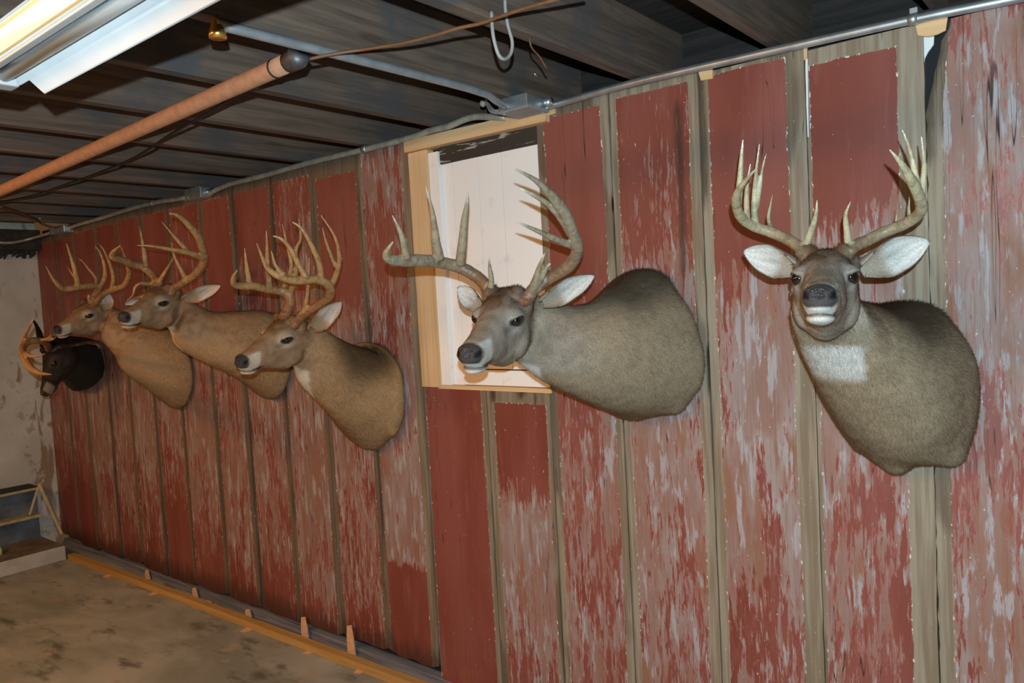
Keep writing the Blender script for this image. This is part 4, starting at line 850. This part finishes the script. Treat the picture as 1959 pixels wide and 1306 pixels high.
DEER.append(dict(label='tan deer head in profile with thin tall antlers, second from the left', pos=(-4.501, -.383, 1.647), ypr=(-73.5, -14, -8.4), s=.95, vox=.0052, nh=36000, hw=.0024, avox=.0038, seed=5, af=1.28, pal=PT,
  wall=(-4.24, 1.31, .20, .225),
  rings=[('c', (-4.320, -0.113, 1.425), 0.181, 0.148), ('c', (-4.396, -0.182, 1.516), 0.138, 0.107), ('c', (-4.469, -0.241, 1.584), 0.104, 0.081)],
  throat=(-.20, -.06, -.20, -.15), tw=.04,
  ears=[(206, 592, -.085, 200, 556, -.09, 1, (.6, .8, 0), .036), (188, 584, -.08, 186, 560, -.10, -1, (.6, -.5, 0), .028)],
  antlers={'L': ([([(174, 590, -.05), (177, 578, -.055), (184, 563, -.07), (190, 553, -.07), (186, 547, -.05), (164.4, 547, .02), (142, 550, .08), (122.8, 552.6, .13), (111.5, 544.8, .17), (100, 531, .20), (88, 509, .23)], .0185, .0028, .0115),
      ([(150, 549, .06), (142.7, 515, .065), (134.4, 487.5, .07), (126.8, 464.8, .08)], .0115, .0022), ([(190, 552, -.06), (200.6, 528.8, -.06), (199, 504, -.05), (191, 482, -.04), (180.6, 469.6, -.02)], .0105, .0022), ([(143, 532, .06), (134, 518, .05), (126, 507, .04)], .0050, .0015),
      ([(175, 580, -.04), (171, 572, -.03), (170, 564, -.02)], .0120, .0050)], T_HB, HB2),
    'R': ([([(184, 578, -.05), (192, 568, -.06), (205, 558, -.07), (222, 552, -.08), (238, 545, -.08), (247, 526, -.05), (245, 509.6, -.01), (239, 490, .04), (229, 466, .09)], .0150, .0022, .0105),
      ([(213, 556, -.07), (217, 531.6, -.06), (210, 504, -.05), (199, 479, -.03), (189.6, 466, -.01)], .0100, .0020), ([(184, 552, -.05), (182.7, 531.6, -.04), (170, 515, -.02), (159, 501, .0), (149, 493.7, .02)], .0080, .0018)], T_HB, HB2)}))
hp0 = PY(101, 694, -.40)
DEER.append(dict(label='small dark deer head hanging low in the far left corner', pos=tuple(hp0), ypr=(-95, -62, -4), s=1.0, vox=.0056, nh=14000, hw=.0028, avox=.0042, seed=6, af=1.20, pal=PD,
  wall=(PY(152, 694)[0], PY(152, 694)[2], .20, .19),
  rings=[((158, 645, -.11), (156, 743, -.11), .15), ((138, 641, -.21), (135, 732, -.20), .11), ((118, 642, -.30), (117, 712, -.30), .085)],
  throat=(-.5, -.4, -.2, -.15),
  ears=[(88, 662, -.085, 62, 612, -.12, -1, (.5, -.2, .6), .034), (112, 672, -.085, 124, 690, -.05, 1, (1, .3, .3), .030)],
  antlers={'R': ([([(93, 664, -.06), (86, 655, -.05), (70, 651, -.03), (52, 655, .0), (43, 666, .04), (46, 682, .09), (58, 702, .14), (76, 713, .18), (98.5, 716, .21)], .0150, .0025, .0150),
      ([(44, 664, .02), (46, 645, -.02), (56, 625, -.06), (66, 606, -.10)], .0130, .0025), ([(50, 676, .07), (58, 680, .10), (70, 681, .12), (85, 677, .14)], .0100, .0022), ([(80, 650, -.03), (90, 648, .0), (99, 640, .02)], .0080, .0020), ([(90, 649, -.01), (98, 650, .01), (107, 645, .03)], .0070, .0020)], T_HB, HB2),
    'L': ([([(112, 664, -.06), (130, 662, -.10), (155, 658, -.14), (178, 655, -.15), (193, 663, -.13), (200, 688, -.10), (202, 714, -.07)], .0110, .0022, .0075), ([(170, 657, -.14), (186, 660, -.12), (190, 668, -.10)], .0050, .0020)], T_HB, ((.05, .03, .018), (.10, .055, .028)))}))
for D in DEER: make_deer(D)
